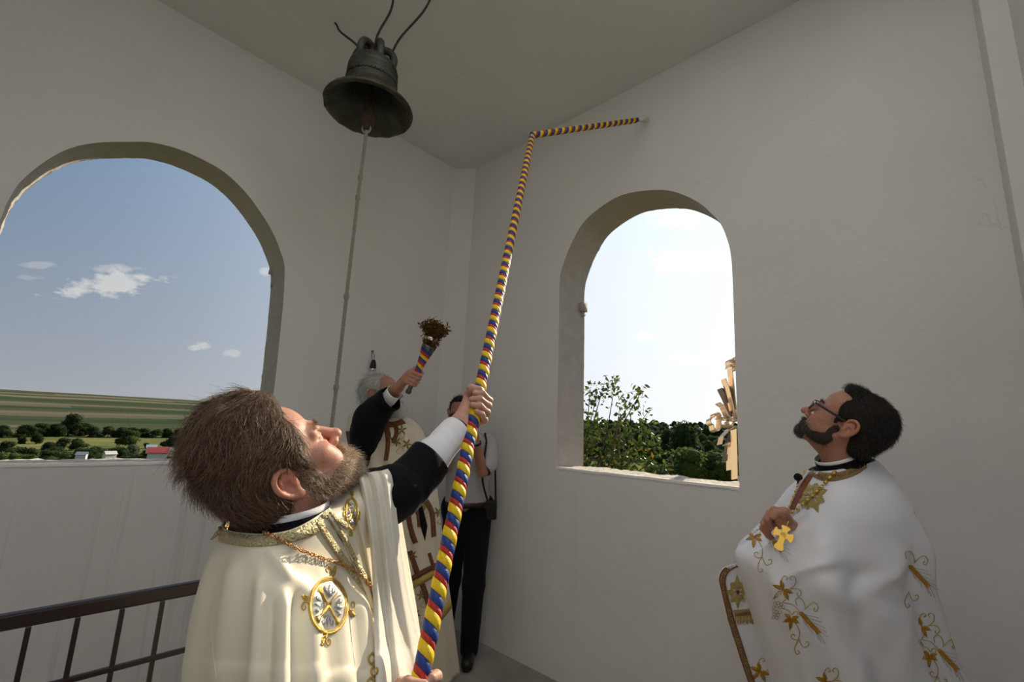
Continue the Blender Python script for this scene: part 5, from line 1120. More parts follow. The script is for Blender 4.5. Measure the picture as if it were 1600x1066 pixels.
g = MB(); ribbon(g, [BW], [(1266, 738), (1256, 752), (1245, 772), (1235, 796)], [(1272, 742), (1263, 757), (1251, 778), (1240, 800)], 24, .003); g.build('front_braid', M_RTRIM, p2)
def petal(cx, cy, ex, ey, w): 
    dx, dy = ex - cx, ey - cy; l = hypot(dx, dy); nx, ny = -dy / l * w, dx / l * w
    return [(cx, cy), (cx + dx * .35 + nx, cy + dy * .35 + ny), (cx + dx * .7 + nx * .8, cy + dy * .7 + ny * .8), (ex, ey), (cx + dx * .7 - nx * .8, cy + dy * .7 - ny * .8), (cx + dx * .35 - nx, cy + dy * .35 - ny)]
def rosette(bvs, cx, cy, rx, ry, rot, parent, clip=None):
    g = MB(); c, s = cos(rot), sin(rot); T = lambda x, y: (cx + rx * (x * c - y * s), cy + ry * (x * s + y * c))
    for k in range(8):
        a = k * pi / 4; e = 1.22 if k % 2 else .98; q = T(cos(a) * e, sin(a) * e)
        if clip and q[0] > clip: continue
        patch(g, bvs, petal(*T(cos(a) * .2, sin(a) * .2), *q, .20 * rx), .0018, .0018)
        for d in (-.22, .22): stitch(g, bvs, [T(cos(a) * .25, sin(a) * .25), T(cos(a + d) * .6, sin(a + d) * .6), T(cos(a + d * .9) * .9, sin(a + d * .9) * .9), T(cos(a) * e * 1.06, sin(a) * e * 1.06)], .0013, 12, off=.0016)
        for d in (-.42, .42): patch(g, bvs, petal(*T(cos(a) * .45, sin(a) * .45), *T(cos(a + d) * .86, sin(a + d) * .86), .09 * rx), .0016, .001)
    stitch(g, bvs, [T(.24 * cos(t), .24 * sin(t)) for t in np.linspace(0, 2 * pi, 13)[:-1]], .0013, 24, True)
    o = g.build('gold_rosette', mat('lace_gold', (.58, .44, .16), .4, metal=.5, bump=.6, bscale=600), parent); w = MB(); patch(w, bvs, [T(.16 * cos(t), .16 * sin(t)) for t in np.linspace(0, 2 * pi, 11)[:-1]], .003, .003); w.build('red_stone', mat('red_stone', (.22, .012, .008), .15), o)
rosette([BW], 1269, 776, 20, 21, .4, p2); rosette([BST], 1152, 925, 14, 20, .75, p2, 1172)
M_LEAFG = mat('amber_gold_thread', (.58, .30, .035), .4, metal=.4, bump=.6, bscale=700); M_WHG = mat('pale_thread', (.46, .38, .22), .5, metal=.2)
def vine(bvs, dx, dy, parent, lo=-1e9, hi=1e9, mir=False, sc=1.0):
    T0 = lambda x, y: (1100 + x / 5.173 * 1.0 + dx, 860 + y / 5.173 + dy)
    def T(pts):
        return [p for p in (T0(x, y) for x, y in pts) if lo < p[0] < hi]
    g = MB(); lf = MB(); pl = MB()
    for c, tips in (((640, 315), ((620, 242), (558, 280), (563, 392), (682, 402), (718, 345))), ((705, 555), ((655, 513), (642, 578), (698, 645), (768, 588), (764, 535)))):
        for e in tips:
            P = T(petal(*c, *e, 17))
            if len(P) == 6: patch(lf, bvs, P, .0016, .0018)
            Q = T([c, ((c[0] + e[0]) / 2, (c[1] + e[1]) / 2), e])
            if len(Q) == 3: stitch(lf, bvs, Q, .0008, 5, off=.003)
    for c in [[(640, 300), (628, 235), (655, 208), (676, 226), (660, 240)], [(690, 312), (735, 275), (738, 225), (712, 208), (692, 225), (706, 240)], [(700, 308), (758, 310), (786, 345), (765, 372), (748, 356), (760, 345)], [(662, 395), (642, 420), (715, 440), (768, 490)],
              [(748, 445), (738, 402), (766, 383), (802, 410), (818, 475)], [(810, 480), (850, 440), (890, 420), (924, 455), (906, 495), (885, 480), (897, 464)], [(640, 470), (690, 490), (710, 520), (730, 495), (760, 500), (750, 525)], [(740, 590), (771, 650), (765, 715), (730, 722), (705, 697), (723, 678), (738, 694)], [(768, 715), (800, 780), (840, 770), (843, 740), (820, 742)], [(765, 720), (735, 790), (750, 838), (776, 825), (762, 810)]]:
        Q = T(c)
        if len(Q) == len(c): stitch(g, bvs, Q, .0011, len(c) * 6, off=.0012)
    for c in [(575, 430), (600, 425), (625, 435), (565, 460), (592, 455), (618, 465), (640, 460), (565, 490), (590, 495), (615, 500), (570, 518), (600, 522), (560, 543), (590, 545)]:
        Q = T([(c[0] + 12 * cos(t), c[1] + 12 * sin(t)) for t in np.linspace(0, 2 * pi, 9)[:-1]])
        if len(Q) == 8: stitch(pl, bvs, Q, .0008, 14, True, 4)
    ax = np.array([170, 185.]); ax /= np.linalg.norm(ax); nx = np.array([-ax[1], ax[0]])
    for i in range(9):
        for s in (-1, 1):
            b = np.array([772, 497.]) + ax * 25 * i; e = b + ax * 42 + nx * s * 16; Q = T(petal(*b, *e, 9))
            if len(Q) == 6: patch(lf, bvs, Q, .0016, .0018)
    for b, e in [((800, 515), (925, 545)), ((830, 545), (952, 582)), ((860, 575), (972, 628)), ((890, 610), (990, 662)), ((920, 640), (1000, 700)), ((935, 670), (978, 758)), ((920, 670), (950, 748)), ((890, 640), (928, 725)), ((850, 600), (880, 680)), ((810, 560), (850, 645)), ((790, 540), (822, 610))]:
        Q = T([b, ((b[0] + e[0]) / 2, (b[1] + e[1]) / 2), e])
        if len(Q) == 3: stitch(pl, bvs, Q, .0006, 5, off=.001)
    o = None
    if g.V: o = g.build('vine_embroidery', M_GOLD, parent)
    if lf.V: lf.build('gold_leaves', M_LEAFG, o or parent)
    if pl.V: pl.build('pale_stitching', M_WHG, o or parent)
vine([BW], 0, 0, p2); vine([BW], 216, 58, p2, lo=1434); vine([BW], 171, -73, p2, lo=1410); vine([BW], 66.7, 144, p2); vine([BW], -57.6, -128, p2); vine([BST], -36, 128, p2, hi=1212)
# gold cross on a chain of flat beads
M_GM = mat('yellow_gold', (.80, .50, .09), .32, metal=.6)
cr = empty('pectoral_cross', at(1222, 838, 1.33), 'gold pectoral cross on a beaded chain worn by the priest in white', 'cross')
def beads(pts, n):
    Q = spline(pts, 400); seg = np.concatenate([[0], np.cumsum(np.linalg.norm(np.diff(Q, axis=0), axis=1))])
    for s_ in np.linspace(3, seg[-1] - 2, n):
        x, y = np.interp(s_, seg, Q[:, 0]), np.interp(s_, seg, Q[:, 1]); x2, y2 = np.interp(s_ + 3, seg, Q[:, 0]), np.interp(s_ + 3, seg, Q[:, 1]); a, b = cast([BW], x, y, .008), cast([BW], x2, y2, .008)
        if a is None or b is None: continue
        d = b[0] - a[0]; d /= np.linalg.norm(d) + 1e-9; w = np.cross(a[1], d); m_ = MB(); V = [a[0] + .0095 * d * cos(t) + .0068 * w * sin(t) for t in np.linspace(0, 2 * pi, 9)[:-1]]; k_ = len(V)
        mk('bead', V + [a[0] + a[1] * .003, a[0] - a[1] * .002], [(i, (i + 1) % k_, k_) for i in range(k_)] + [((i + 1) % k_, i, k_ + 1) for i in range(k_)], M_GM, cr)
beads([(1348, 716), (1326, 722), (1306, 738), (1288, 760), (1270, 778), (1252, 794), (1236, 806), (1228, 818)], 17); beads([(1266, 728), (1256, 748), (1246, 770), (1238, 790), (1232, 806), (1228, 818)], 12)
c0 = cast([BW], 1226, 836, .012)
zc_ = min((c0[0] - CAM) @ FW - .012 if c0 is not None else 1.39, 1.385); c0 = (at(1224, 836, zc_), c0[1] if c0 is not None else -ray(1226, 836))
c0, cn = c0; cn = -ray(1226, 836) * .8 + cn * .2; cn /= np.linalg.norm(cn); dn = at(1214, 856, 1.4) - at(1228, 818, 1.4); dn -= cn * (dn @ cn); dn /= np.linalg.norm(dn); sd = np.cross(cn, dn)
def cross_arm(d, l, w0, w1):
    s_ = np.cross(cn, d); V = []
    for h_ in (.003, -.002): V += [c0 + cn * h_ + d * a + s_ * b for a, b in ((-.004, -w0), (l * .55, -w0), (l * .85, -w1), (l, -w1 * .8), (l * 1.06, 0), (l, w1 * .8), (l * .85, w1), (l * .55, w0), (-.004, w0))]
    n = 9; return V, [tuple(range(n)), tuple(range(2 * n - 1, n - 1, -1))] + [(i, n + i, n + (i + 1) % n, (i + 1) % n) for i in range(n)]
g = MB(); g.add(*cross_arm(dn, .046, .0085, .014)); g.add(*cross_arm(-dn, .026, .0085, .0135)); g.add(*cross_arm(sd, .026, .0085, .014)); g.add(*cross_arm(-sd, .026, .0085, .014)); bevel(g.build('cross', M_GM, cr, False), .0012)
mk('hanging_ring', *tube([c0 - dn * .036 + .007 * (cos(t) * dn + sin(t) * cn) for t in np.linspace(0, 2 * pi, 13)[:-1]], .0016, 6, closed=True), M_GM, cr)
# clip-on microphone
q = cast([BW], 1252, 752, .012); mp_ = at(1247, 746, (q[0] - CAM) @ FW - .004) if q is not None else at(1247, 746, 1.42)
mi = empty('lapel_microphone', mp_, 'small black foam microphone clipped at the collar of the priest in white', 'microphone')
V, F = lathe([(1e-4, -.0145), (.007, -.012), (.0125, -.006), (.0138, 0), (.0125, .006), (.007, .012), (1e-4, .0145)], mp_, (.3, .2, 1), 18); mk('foam_windscreen', V, F, mat('black_foam', (.008, .008, .008), .95, bump=1, bscale=900), mi)
mk('stem', *tube([mp_, mp_ + np.array([.004, .004, -.03]), mp_ + np.array([.008, .01, -.045])], .0028, 8), M_FRAME, mi)
# ================================================================== old white-bearded priest at the back, sprinkling with a basil bunch
OZ = 2.7
OC = at(596, 617, OZ); OH = head_axes(-58, 14, 0); ON = at(606, 655, OZ + .02)
p3 = empty('person', (ON[0], ON[1], 0), 'white-bearded priest in cream vestments with rust-coloured bands raising a basil bunch at the back', 'person')
f = head_field(.005, OH.T @ (ON - OC)); V, F = f.mesh(); parts = [(V @ OH.T + OC, F, skin_colors(V, (.38, .18, .125), (.42, .13, .09)))]
ga, gb = at(641, 606, 2.44), at(668, 546, 2.44); GD = (gb - ga) / np.linalg.norm(gb - ga); hp3 = at(648, 592, 2.44); wr3 = at(622, 606, 2.50)
fh = Field(hp3 - .2, hp3 + .2, .0042); grip_hand(fh, wr3, hp3, GD, at(626, 590, 2.46) - hp3, 1, R=.015, spread=.020); fh.cap(wr3, at(598, 626, 2.58), .026, .032, .02); V, F = fh.mesh(); parts.append((V, F, np.tile((.40, .20, .135), (len(V), 1)) * (1 + .12 * vnoise(V, 45, 3)[:, None])))
f = Field((ON[0] - .5, ON[1] - .6, -.02), (ON[0] + .6, ON[1] + .5, 1.72), .018); hp_ = np.array([ON[0] + .03, ON[1], .92]); SRo, SLo = at(574, 690, 2.72), at(648, 690, 2.78)
f.cap(ON - [0, 0, .15], hp_, .10, .12, .06); f.cap(ON, ON - [0, 0, .15], .05, .07, .05); f.cap(SRo, SLo, .05, .05, .05); f.cap(SRo, at(580, 662, 2.66), .045, .04, .03); f.cap(at(580, 662, 2.66), wr3, .04, .027, .03); f.cap(SLo, SLo + [.02, -.02, -.5], .045, .035, .03)
standing_legs(f, hp_, (ON[0] - .05, ON[1] + .08, 0), (ON[0] + .1, ON[1] - .1, 0)); V, F = f.mesh(); parts.append((V, F, (.4, .2, .13))); V, F, Cc = join(parts); mk('body', V, F, M_SKIN, p3, colors=Cc); eyes(OC, OH, p3)
for dx, dy in ((-.05, .08), (.1, -.1)):
    b0 = np.array([ON[0] + dx, ON[1] + dy, 0]); g = Field(b0 - [.22, .22, .02], b0 + [.22, .22, .14], .011); g.cap(b0 + [-.01, .03, .04], b0 + [.06, -.12, .038], .043, .036, .02); V, F = g.mesh(); V[:, 2] = np.maximum(V[:, 2], .001); mk('shoe', V, F, mat('black_leather', (.012, .011, .011), .35), p3)
hs = [((0, -.028, .044), (.083, .100, .088), .02), ((0, -.066, -.01), (.078, .052, .075), .03), ((0, -.07, -.06), (.06, .034, .035), .03), ((.074, -.014, .044), (.012, .040, .042), .02), ((-.074, -.014, .044), (.012, .040, .042), .02)]
cuts = [((0, .125, .03), (.080, .100, .090), .012), ((.092, -.008, -.012), (.026, .026, .036), .010), ((-.092, -.008, -.012), (.026, .026, .036), .010), ((0, .07, -.10), (.2, .085, .085), .02)]
V, F = hair_mass(hs, .005, (-.125, -.16, -.15), (.125, .12, .17), cuts); WV = V @ OH.T + OC; hc = mk('hair', WV, F, M_HAIRCAP, p3, colors=np.tile((.40, .39, .37), (len(V), 1))); bv_ = bvh_of(WV, F); P, Nn = sample_surface(WV, F, 1500, lambda c: np.ones(len(c)), 3)
oflow = lambda Q: (lambda L: (lambda d: (d / np.linalg.norm(d, axis=1)[:, None]) @ OH.T)(np.stack([.3 * np.sign(L[:, 0]), -.6 + 0 * L[:, 0], -.8 + .6 * (L[:, 2] > .08)], 1) + .4 * np.stack([vnoise(L, 30, 4), vnoise(L, 30, 5), vnoise(L, 30, 6)], 1)))((Q - OC) @ OH)
strands('hair_strands', hc, M_HAIR, P, Nn, oflow, .045, .0008, bv_, 5, .5, 3, .5, np.array([.62, .61, .58]) * r_.uniform(.35, 1.35, (len(P), 1)))
bs_ = [((0, .092, -.115), (.046, .044, .055), .02), ((0, .104, -.060), (.030, .012, .012), .01), ((.048, .046, -.076), (.022, .044, .030), .02), ((-.048, .046, -.076), (.022, .044, .030), .02), ((.066, .014, -.042), (.009, .02, .032), .012), ((-.066, .014, -.042), (.009, .02, .032), .012), ((0, .085, -.145), (.030, .024, .03), .03)]
V, F = hair_mass(bs_, .0045, (-.11, -.06, -.2), (.11, .16, .03), [((0, .112, -.0745), (.016, .010, .0035), .004)]); WV = V @ OH.T + OC; bo = mk('beard', WV, F, MATS['beard_mass'], p3, colors=np.tile((.62, .60, .55), (len(V), 1))); bv_ = bvh_of(WV, F); P, Nn = sample_surface(WV, F, 1200, lambda c: np.ones(len(c)), 3)
strands('beard_strands', bo, M_HAIR, P, Nn, lambda Q: np.tile(OH @ np.array([0, .3, -.9]), (len(Q), 1)), .03, .0007, bv_, 4, .4, 3, .5, np.array([.72, .70, .65]) * r_.uniform(.7, 1.2, (len(P), 1)))
neck_bands(ON, OC + OH @ np.array([0, .0, -.06]) - ON, .064, p3)
def fold_o(s, a, P):
    d = .004 * vnoise(P, 5, 4) * ss(.1, .3, s)
    for a0, a1, s0, s1, w, h in [(120, 110, .25, 1.1, 7, .014), (90, 84, .3, 1.1, 7, .014), (62, 60, .25, 1.1, 7, .012), (40, 36, .35, 1.1, 8, .018), (10, 8, .3, 1.1, 8, .014), (74, 70, .4, 1.1, 4, -.012)]: d = d + fold_line(s, a, a0, a1, s0, s1, w, h)
    return d
ro = [((593, 652), (631, 650), .07, .07), ((580, 660), (644, 656), .10, .10), ((574, 676), (657, 668), .13, .14), ((570, 700), (665, 690), .14, .16), ((566, 760), (680, 752), .15, .17), ((566, 850), (691, 846), .17, .18), ((566, 950), (704, 945), .19, .2), ((560, 1052), (716, 1048), .20, .22)]
_, BO, _ = ring_loft('vestment', [(at(*l, OZ), at(*r, OZ), tf, tb) for l, r, tf, tb in ro], mat('cream_brocade', (.60, .54, .42), .6, sheen=.1, bump=.2, bscale=200), p3, 80, 100, fold_o)
M_RUST = mat('rust_braid', (.27, .095, .035), .6, bump=.9, bscale=300, col2=(.12, .035, .018), vscale=170)
g = MB()
for A, B in [([(599, 662), (603, 690), (600, 720)], [(606, 660), (610, 690), (606, 720)]), ([(614, 660), (616, 676), (611, 692)], [(620, 659), (623, 676), (617, 694)]), ([(632, 780), (636, 820), (646, 850)], [(640, 778), (644, 818), (653, 847)]), ([(640, 780), (650, 805), (652, 824)], [(646, 776), (656, 803), (658, 824)]), ([(655, 772), (670, 800), (674, 840)], [(662, 770), (677, 798), (681, 838)]),
             ([(636, 862), (648, 895), (664, 940), (668, 985)], [(644, 860), (656, 893), (672, 938), (677, 985)]), ([(640, 902), (660, 890), (684, 878)], [(642, 910), (662, 898), (686, 886)]), ([(668, 865), (676, 890), (682, 905)], [(673, 863), (681, 888), (687, 903)]), ([(596, 655), (612, 660), (628, 655)], [(594, 664), (612, 668), (634, 662)])]: ribbon(g, [BO], A, B, 24, .004)
g.build('rust_braid', M_RUST, p3)['kind'] = 'stuff'
g = MB(); patch(g, [BO], [(608, 662), (617, 662), (616, 684), (612, 690), (609, 680)], .003); patch(g, [BO], [(648, 782), (660, 790), (668, 822), (664, 846), (654, 812)], .003); g.build('cassock_gap', M_BLACK, p3)['kind'] = 'stuff'
g = MB(); ribbon(g, [BO], [(643, 911), (662, 899), (686, 887)], [(645, 921), (665, 909), (688, 897)], 20, .005); ribbon(g, [BO], [(652, 990), (672, 975), (704, 935)], [(656, 1000), (676, 985), (708, 946)], 20, .005); g.build('gold_fringe', M_GOLD, p3)
g = MB(); gl2 = MB()
for cx, cy in [(628, 672), (620, 690), (636, 694), (622, 828), (645, 868), (658, 930), (676, 935), (630, 950), (664, 790), (684, 800), (650, 960)]:
    for k_ in range(5): a = k_ * 1.25 + cx; patch(g, [BO], petal(cx, cy, cx + 8 * cos(a), cy + 9 * sin(a), 1.3), .003, .002)
    stitch(gl2, [BO], [(cx, cy), (cx + 4, cy + 9), (cx - 1, cy + 16), (cx + 5, cy + 20)], .0022, 14); stitch(gl2, [BO], [(cx, cy), (cx - 6, cy + 7), (cx - 10, cy + 3)], .0018, 10)
g.build('dark_gold_leaves', mat('dark_gold_thread', (.22, .14, .03), .5, metal=.3), p3); gl2.build('gold_stitching', M_GOLD, p3)['kind'] = 'stuff'
sleeve('cassock_sleeve', [at(574, 722, 2.66), at(571, 690, 2.60), at(578, 658, 2.55), at(596, 634, 2.53), at(612, 622, 2.51)], [.072, .085, .098, .078, .068], M_BLACK, p3, 28, 26, .006, 4)
sleeve('shirt_cuff', [at(602, 628, 2.53), at(616, 613, 2.50)], [.044, .042], M_SHIRT, p3, 10, 24, .002, 5)
rows = [(at(545, 648, 2.78), at(566, 640, 2.78)), (at(541, 672, 2.74), at(566, 668, 2.74)), (at(545, 700, 2.72), at(568, 700, 2.72)), (at(553, 760, 2.70), at(580, 760, 2.70)), (at(556, 900, 2.68), at(590, 900, 2.68)), (at(556, 1050, 2.68), at(590, 1050, 2.68))]
_, BO2 = strip('thrown_back_front', rows, MATS['cream_brocade'], waves=lambda s, u, P: .012 * np.sin(u * 5) + .003 * vnoise(P, 12, 3))
g = MB(); ribbon(g, [BO2], [(544, 650), (541, 672), (545, 700), (553, 760)], [(552, 647), (550, 672), (554, 700), (563, 760)], 40, .004); g.build('rust_braid', M_RUST, p3)
rows = [(at(566, 690, 2.72), at(590, 690, 2.68)), (at(566, 730, 2.68), at(592, 730, 2.64)), (at(570, 800, 2.62), at(600, 800, 2.58)), (at(570, 1050, 2.60), at(606, 1050, 2.56))]
strip('cassock', rows, M_BLACK, waves=lambda s, u, P: .004 * vnoise(P, 12, 3))
# sprinkling bunch of dried basil
asp = empty('basil_sprinkler', ga, 'bunch of dried basil on a ribbon-wound handle held up by the white-bearded priest', 'sprinkler')
gl3 = np.linalg.norm(gb - ga)
V, F = lathe([(1e-4, -.035), (.013, -.033), (.017, -.02), (.012, -.008), (.013, 0), (.014, gl3 * .5), (.024, gl3 * .8), (.036, gl3 * 1.05), (.038, gl3 * 1.1), (1e-4, gl3 * 1.1)], ga, GD, 16); mk('handle', V, F, mat('dark_steel', (.12, .12, .12), .35, metal=.9), asp)
d_, u_, v_ = frame(GD); n = 150; t = np.linspace(.16, 1.05, n)
for nm, o_, m_ in (('yellow_ribbon', 0, M_YEL), ('red_ribbon', .33, M_RED), ('blue_ribbon', .66, M_BLU)):
    rws = []
    for e in (0, .33):
        z = gl3 * t + (o_ + e) * .05 - .025; rr_ = np.interp(z, [0, gl3 * .5, gl3 * .8, gl3 * 1.1], [.0165, .0175, .027, .040]); th = 2 * pi * gl3 * t / .05; rws.append(ga + z[:, None] * d_ + rr_[:, None] * (np.cos(th)[:, None] * u_ + np.sin(th)[:, None] * v_))
    mk(nm, np.concatenate(rws), grid_faces(2, n), m_, asp)
bt = ga + GD * gl3 * 1.08; g = MB(); r3 = np.random.default_rng(8); tipsP = []
bend = at(683, 500, 2.44) - bt; BL = np.linalg.norm(bend); bend /= BL; _, bu, bw = frame(bend)
for i in range(110):
    a = r3.uniform(0, 2 * pi); q = sqrt(r3.random()); e = bt + bend * BL * r3.uniform(.72, 1.05) * (1 - .18 * q * q) + (cos(a) * bu + sin(a) * bw) * .080 * q; st_ = bt - GD * .01 + (cos(a) * u_ + sin(a) * v_) * .032 * q; m_ = bt + bend * BL * .45 + (cos(a) * bu + sin(a) * bw) * .046 * q; P = spline([st_, m_, e], 8); g.add(*tube(P, .0012, 4)); tipsP.append(P)
g.build('stalks', mat('dry_stalk', (.10, .055, .02), .9), asp)
C_ = []; 
for P in tipsP:
    for k_ in range(26): j = r3.uniform(1.2, 7); i = int(min(j, 6)); C_.append(P[i] + (P[i + 1] - P[i]) * (j - i) + r3.normal(0, .005, 3))
C_ = np.array(C_); V, F = leaf_cards(C_, r3.uniform(.010, .020, len(C_)), seed=2); o = mk('dried_leaves', V, F, mat('dried_basil', (.11, .055, .015), .9, attr='Col', spec=.1), asp, False, colors=np.repeat(np.array([.115, .060, .016]) * r3.uniform(.4, 1.6, (len(C_), 1)), 4, 0)); o['kind'] = 'stuff'
V, F = lathe([(.038, -.010), (.041, -.008), (.042, .008), (.039, .010)], bt + bend * BL * .30, bend, 20); mk('metal_band', V, F, mat('bright_steel', (.7, .7, .7), .2, metal=1), asp)

# ================================================================== the photographer standing in the corner
PF = onplane(716, 1026, 2, 0); PZ = 3.42
pc = lambda x, y, z=PZ: at(x, y, z)
p4 = empty('person', (PF[0], PF[1], 0), 'man in pale grey shirt and black trousers in the corner, camera at his face', 'person')
HC = pc(719, 646, 3.42); HH = head_axes(degaz := -128, -6, 0); HN = pc(722, 676, 3.45)
f = head_field(.0055, HH.T @ (HN - HC)); V, F = f.mesh(); parts = [(V @ HH.T + HC, F, skin_colors(V, (.36, .18, .12), (.4, .14, .1)))]
CP = pc(718, 655, 3.18)
def bent_arm(sh, el, wr, hand):
    f = Field(np.minimum.reduce([sh, el, wr, hand]) - .13, np.maximum.reduce([sh, el, wr, hand]) + .13, .0055); f.cap(sh, el, .050, .040, .03); f.cap(el, wr, .040, .026, .02); f.cap(wr, hand, .026, .028, .02)
    for i in range(4):
        a_ = hand + UP * .022 * (1.5 - i) * .9; t0 = (CP - hand); t0 /= np.linalg.norm(t0); f.chain([a_, a_ + t0 * .035 - FW * .018, a_ + t0 * .062 - FW * .010, a_ + t0 * .078 + FW * .006], [.0115, .0105, .0098, .0082], .005)
    f.chain([hand + UP * .01, hand + UP * .03 + (CP - hand) * .2, hand + UP * .028 + (CP - hand) * .5], [.014, .012, .009], .006)
    return f.mesh()
for sh, el, wr_, hd in ((pc(758, 694), pc(754, 736, 3.24), pc(742, 684, 3.16), pc(734, 664, 3.16)), (pc(702, 694), pc(694, 732, 3.24), pc(698, 688, 3.16), pc(702, 666, 3.16))):
    V, F = bent_arm(sh, el, wr_, hd); parts.append((V, F, np.tile((.36, .17, .11), (len(V), 1))))
f = Field((PF[0] - .5, PF[1] - .5, -.02), (PF[0] + .5, PF[1] + .5, 1.6), .02); f.cap(HN - [0, 0, .15], pc(729, 790), .10, .11, .06); f.cap(HN, HN - [0, 0, .15], .05, .07, .05); f.cap(pc(704, 696), pc(756, 696), .05, .05, .05)
V, F = f.mesh(); parts.append((V, F, (.36, .18, .12))); V, F, Cc = join(parts); mk('body', V, F, M_SKIN, p4, colors=Cc)
V, F = hair_mass([((0, -.026, .042), (.082, .098, .088), .02), ((0, -.066, -.004), (.076, .05, .068), .03), ((0, .03, .10), (.058, .045, .025), .02)], .006, (-.125, -.16, -.15), (.125, .12, .17), [((0, .130, .012), (.075, .075, .078), .012), ((0, .07, -.10), (.2, .085, .085), .02)])
WV = V @ HH.T + HC; hc = mk('hair', WV, F, M_HAIRCAP, p4, colors=np.tile((.018, .013, .011), (len(V), 1))); bv_ = bvh_of(WV, F); P, Nn = sample_surface(WV, F, 900, lambda c: np.ones(len(c)), 3)
strands('hair_strands', hc, M_HAIR, P, Nn, lambda Q: np.tile(HH @ np.array([.2, .5, .2]), (len(Q), 1)), .022, .0008, bv_, 4, .5, 3, .5, np.array([.022, .016, .013]) * r_.uniform(.5, 1.8, (len(P), 1)))
M_GREY = mat('pale_grey_cotton', (.43, .415, .43), .85, bump=.25, bscale=90, sheen=.1); M_TROU = mat('black_trousers', (.007, .007, .010), .85, sheen=.05, bump=.2, bscale=60, spec=.15)
def fold_s(s, a, P): return .006 * vnoise(P, 7, 4) + fold_line(s, a, 100, 110, .2, 1.1, 6, .008) + fold_line(s, a, 70, 66, .3, 1.1, 6, .008) + fold_line(s, a, 40, 44, .2, 1, 6, .007)
_, BSH, _ = ring_loft('shirt', [(pc(709, 672), pc(737, 671), .07, .07), (pc(701, 680), pc(752, 678), .10, .09), (pc(696, 692), pc(766, 690), .12, .11), (pc(696, 720), pc(766, 720), .135, .12), (pc(697, 760), pc(764, 760), .135, .12), (pc(694, 790), pc(768, 790), .13, .12)], M_GREY, p4, 50, 80, fold_s)
sleeve('shirt_sleeve', [pc(757, 686), pc(763, 700, 3.38), pc(764, 722, 3.30), pc(756, 734, 3.25)], [.070, .072, .066, .060], M_GREY, p4, 18, 22, .004, 2); sleeve('shirt_sleeve', [pc(702, 688), pc(696, 704, 3.36), pc(692, 722, 3.29)], [.066, .066, .058], M_GREY, p4, 16, 22, .004, 3)
g = MB()
for s_ in (0, 1): stitch(g, [BSH], [(716 + 14 * s_, 676), (722 + 2 * s_, 690), (724, 700)], .007, 10)
g.build('shirt_collar', M_GREY, p4)
f = Field((PF[0] - .55, PF[1] - .55, 0), (PF[0] + .55, PF[1] + .65, 1.2), .012)
hl_, hr_ = pc(714, 800, 3.42), pc(748, 800, 3.42); FL, FR = onplane(693, 1006, 2, 0), onplane(732, 1032, 2, 0)
for h_, ft in ((hl_, FL), (hr_, FR)): kn = (h_ + ft) / 2 + (-FW * [1, 1, 0]) * .02; f.cap(h_, kn, .100, .078, .04); f.cap(kn, ft + [0, 0, .07], .078, .062, .03)
f.cap(pc(712, 790), pc(750, 790), .105, .105, .05); V, F = f.mesh(); V = V + (.004 * vnoise(V * [1, 1, 2.2], 9, 3))[:, None] * [1, 1, 0]; mk('trousers', V, F, M_TROU, p4)
bb = [(697, 784), (715, 787), (735, 787), (755, 785), (768, 781)]; g = MB(); ribbon(g, [BSH], bb, [(x, y + 8) for x, y in bb], 30, .006, .004); g.build('belt', mat('brown_belt', (.030, .018, .012), .5), p4)
for ft in (FL, FR):
    g = Field(ft - [.25, .25, .02], ft + [.25, .25, .14], .009); fd = -FW * [1, 1, 0]; fd /= np.linalg.norm(fd); g.cap(ft + [0, 0, .042] - fd * .04, ft + [0, 0, .040] + fd * .15, .045, .040, .02); g.cap(ft + [0, 0, .05], ft + [0, 0, .10], .045, .048, .02); V, F = g.mesh(); V[:, 2] = np.maximum(V[:, 2], .001); sh_ = mk('shoe', V, F, mat('black_leather', (.012, .011, .011), .35), p4)
wq = pc(745, 693, 3.17); mk('wristwatch', *lathe([(.029, -.008), (.032, -.006), (.032, .006), (.029, .008)], wq, pc(742, 684, 3.16) - pc(754, 736, 3.24), 20), M_FRAME, p4)
cm = empty('photo_camera', CP, 'black camera held to the face of the man in the corner', 'camera'); cu_, cv_ = RT, UP
bevel(mk('camera_body', *box(CP, RT * .062, FW * .03, UP * .044), M_FRAME, cm, False), .008); V, F = lathe([(.001, 0), (.034, 0), (.036, .03), (.036, .07), (.040, .085), (.033, .086), (.030, .075), (.001, .07)], CP - FW * .028, -FW, 24); mk('lens_barrel', V, F, M_FRAME, cm); bevel(mk('viewfinder_hump', *box(CP + UP * .052, RT * .022, FW * .025, UP * .014), M_FRAME, cm, False), .005)
bc_ = pc(768, 797, 3.26); bg_ = empty('camera_bag', bc_, 'small black shoulder bag hanging at the hip of the man in the corner', 'bag'); bevel(mk('bag_body', *box(bc_, RT * .036, FW * .030, UP * .062), mat('black_nylon', (.010, .010, .011), .7, bump=.4, bscale=300), bg_, False), .010); bevel(mk('bag_flap', *box(bc_ + UP * .034 - FW * .008, RT * .038, FW * .028, UP * .032), MATS['black_nylon'], bg_, False), .008)
mk('strap', *tube(spline([bc_ + UP * .055 - RT * .025, pc(754, 750, 3.24), pc(757, 715, 3.22), pc(760, 690, 3.30), pc(758, 678, 3.40), pc(772, 700, 3.52), pc(774, 750, 3.40), bc_ + UP * .055 + RT * .03], 60), .007, 6), MATS['black_nylon'], bg_)
q = cast([BSH], 727, 716, .022); cl = tag(mk('lens_cap', *lathe([(.001, -.006), (.026, -.006), (.028, 0), (.026, .006), (.001, .006)], q[0], q[1], 18), M_FRAME), 'black lens cap dangling on the grey shirt of the man in the corner', 'lens cap')
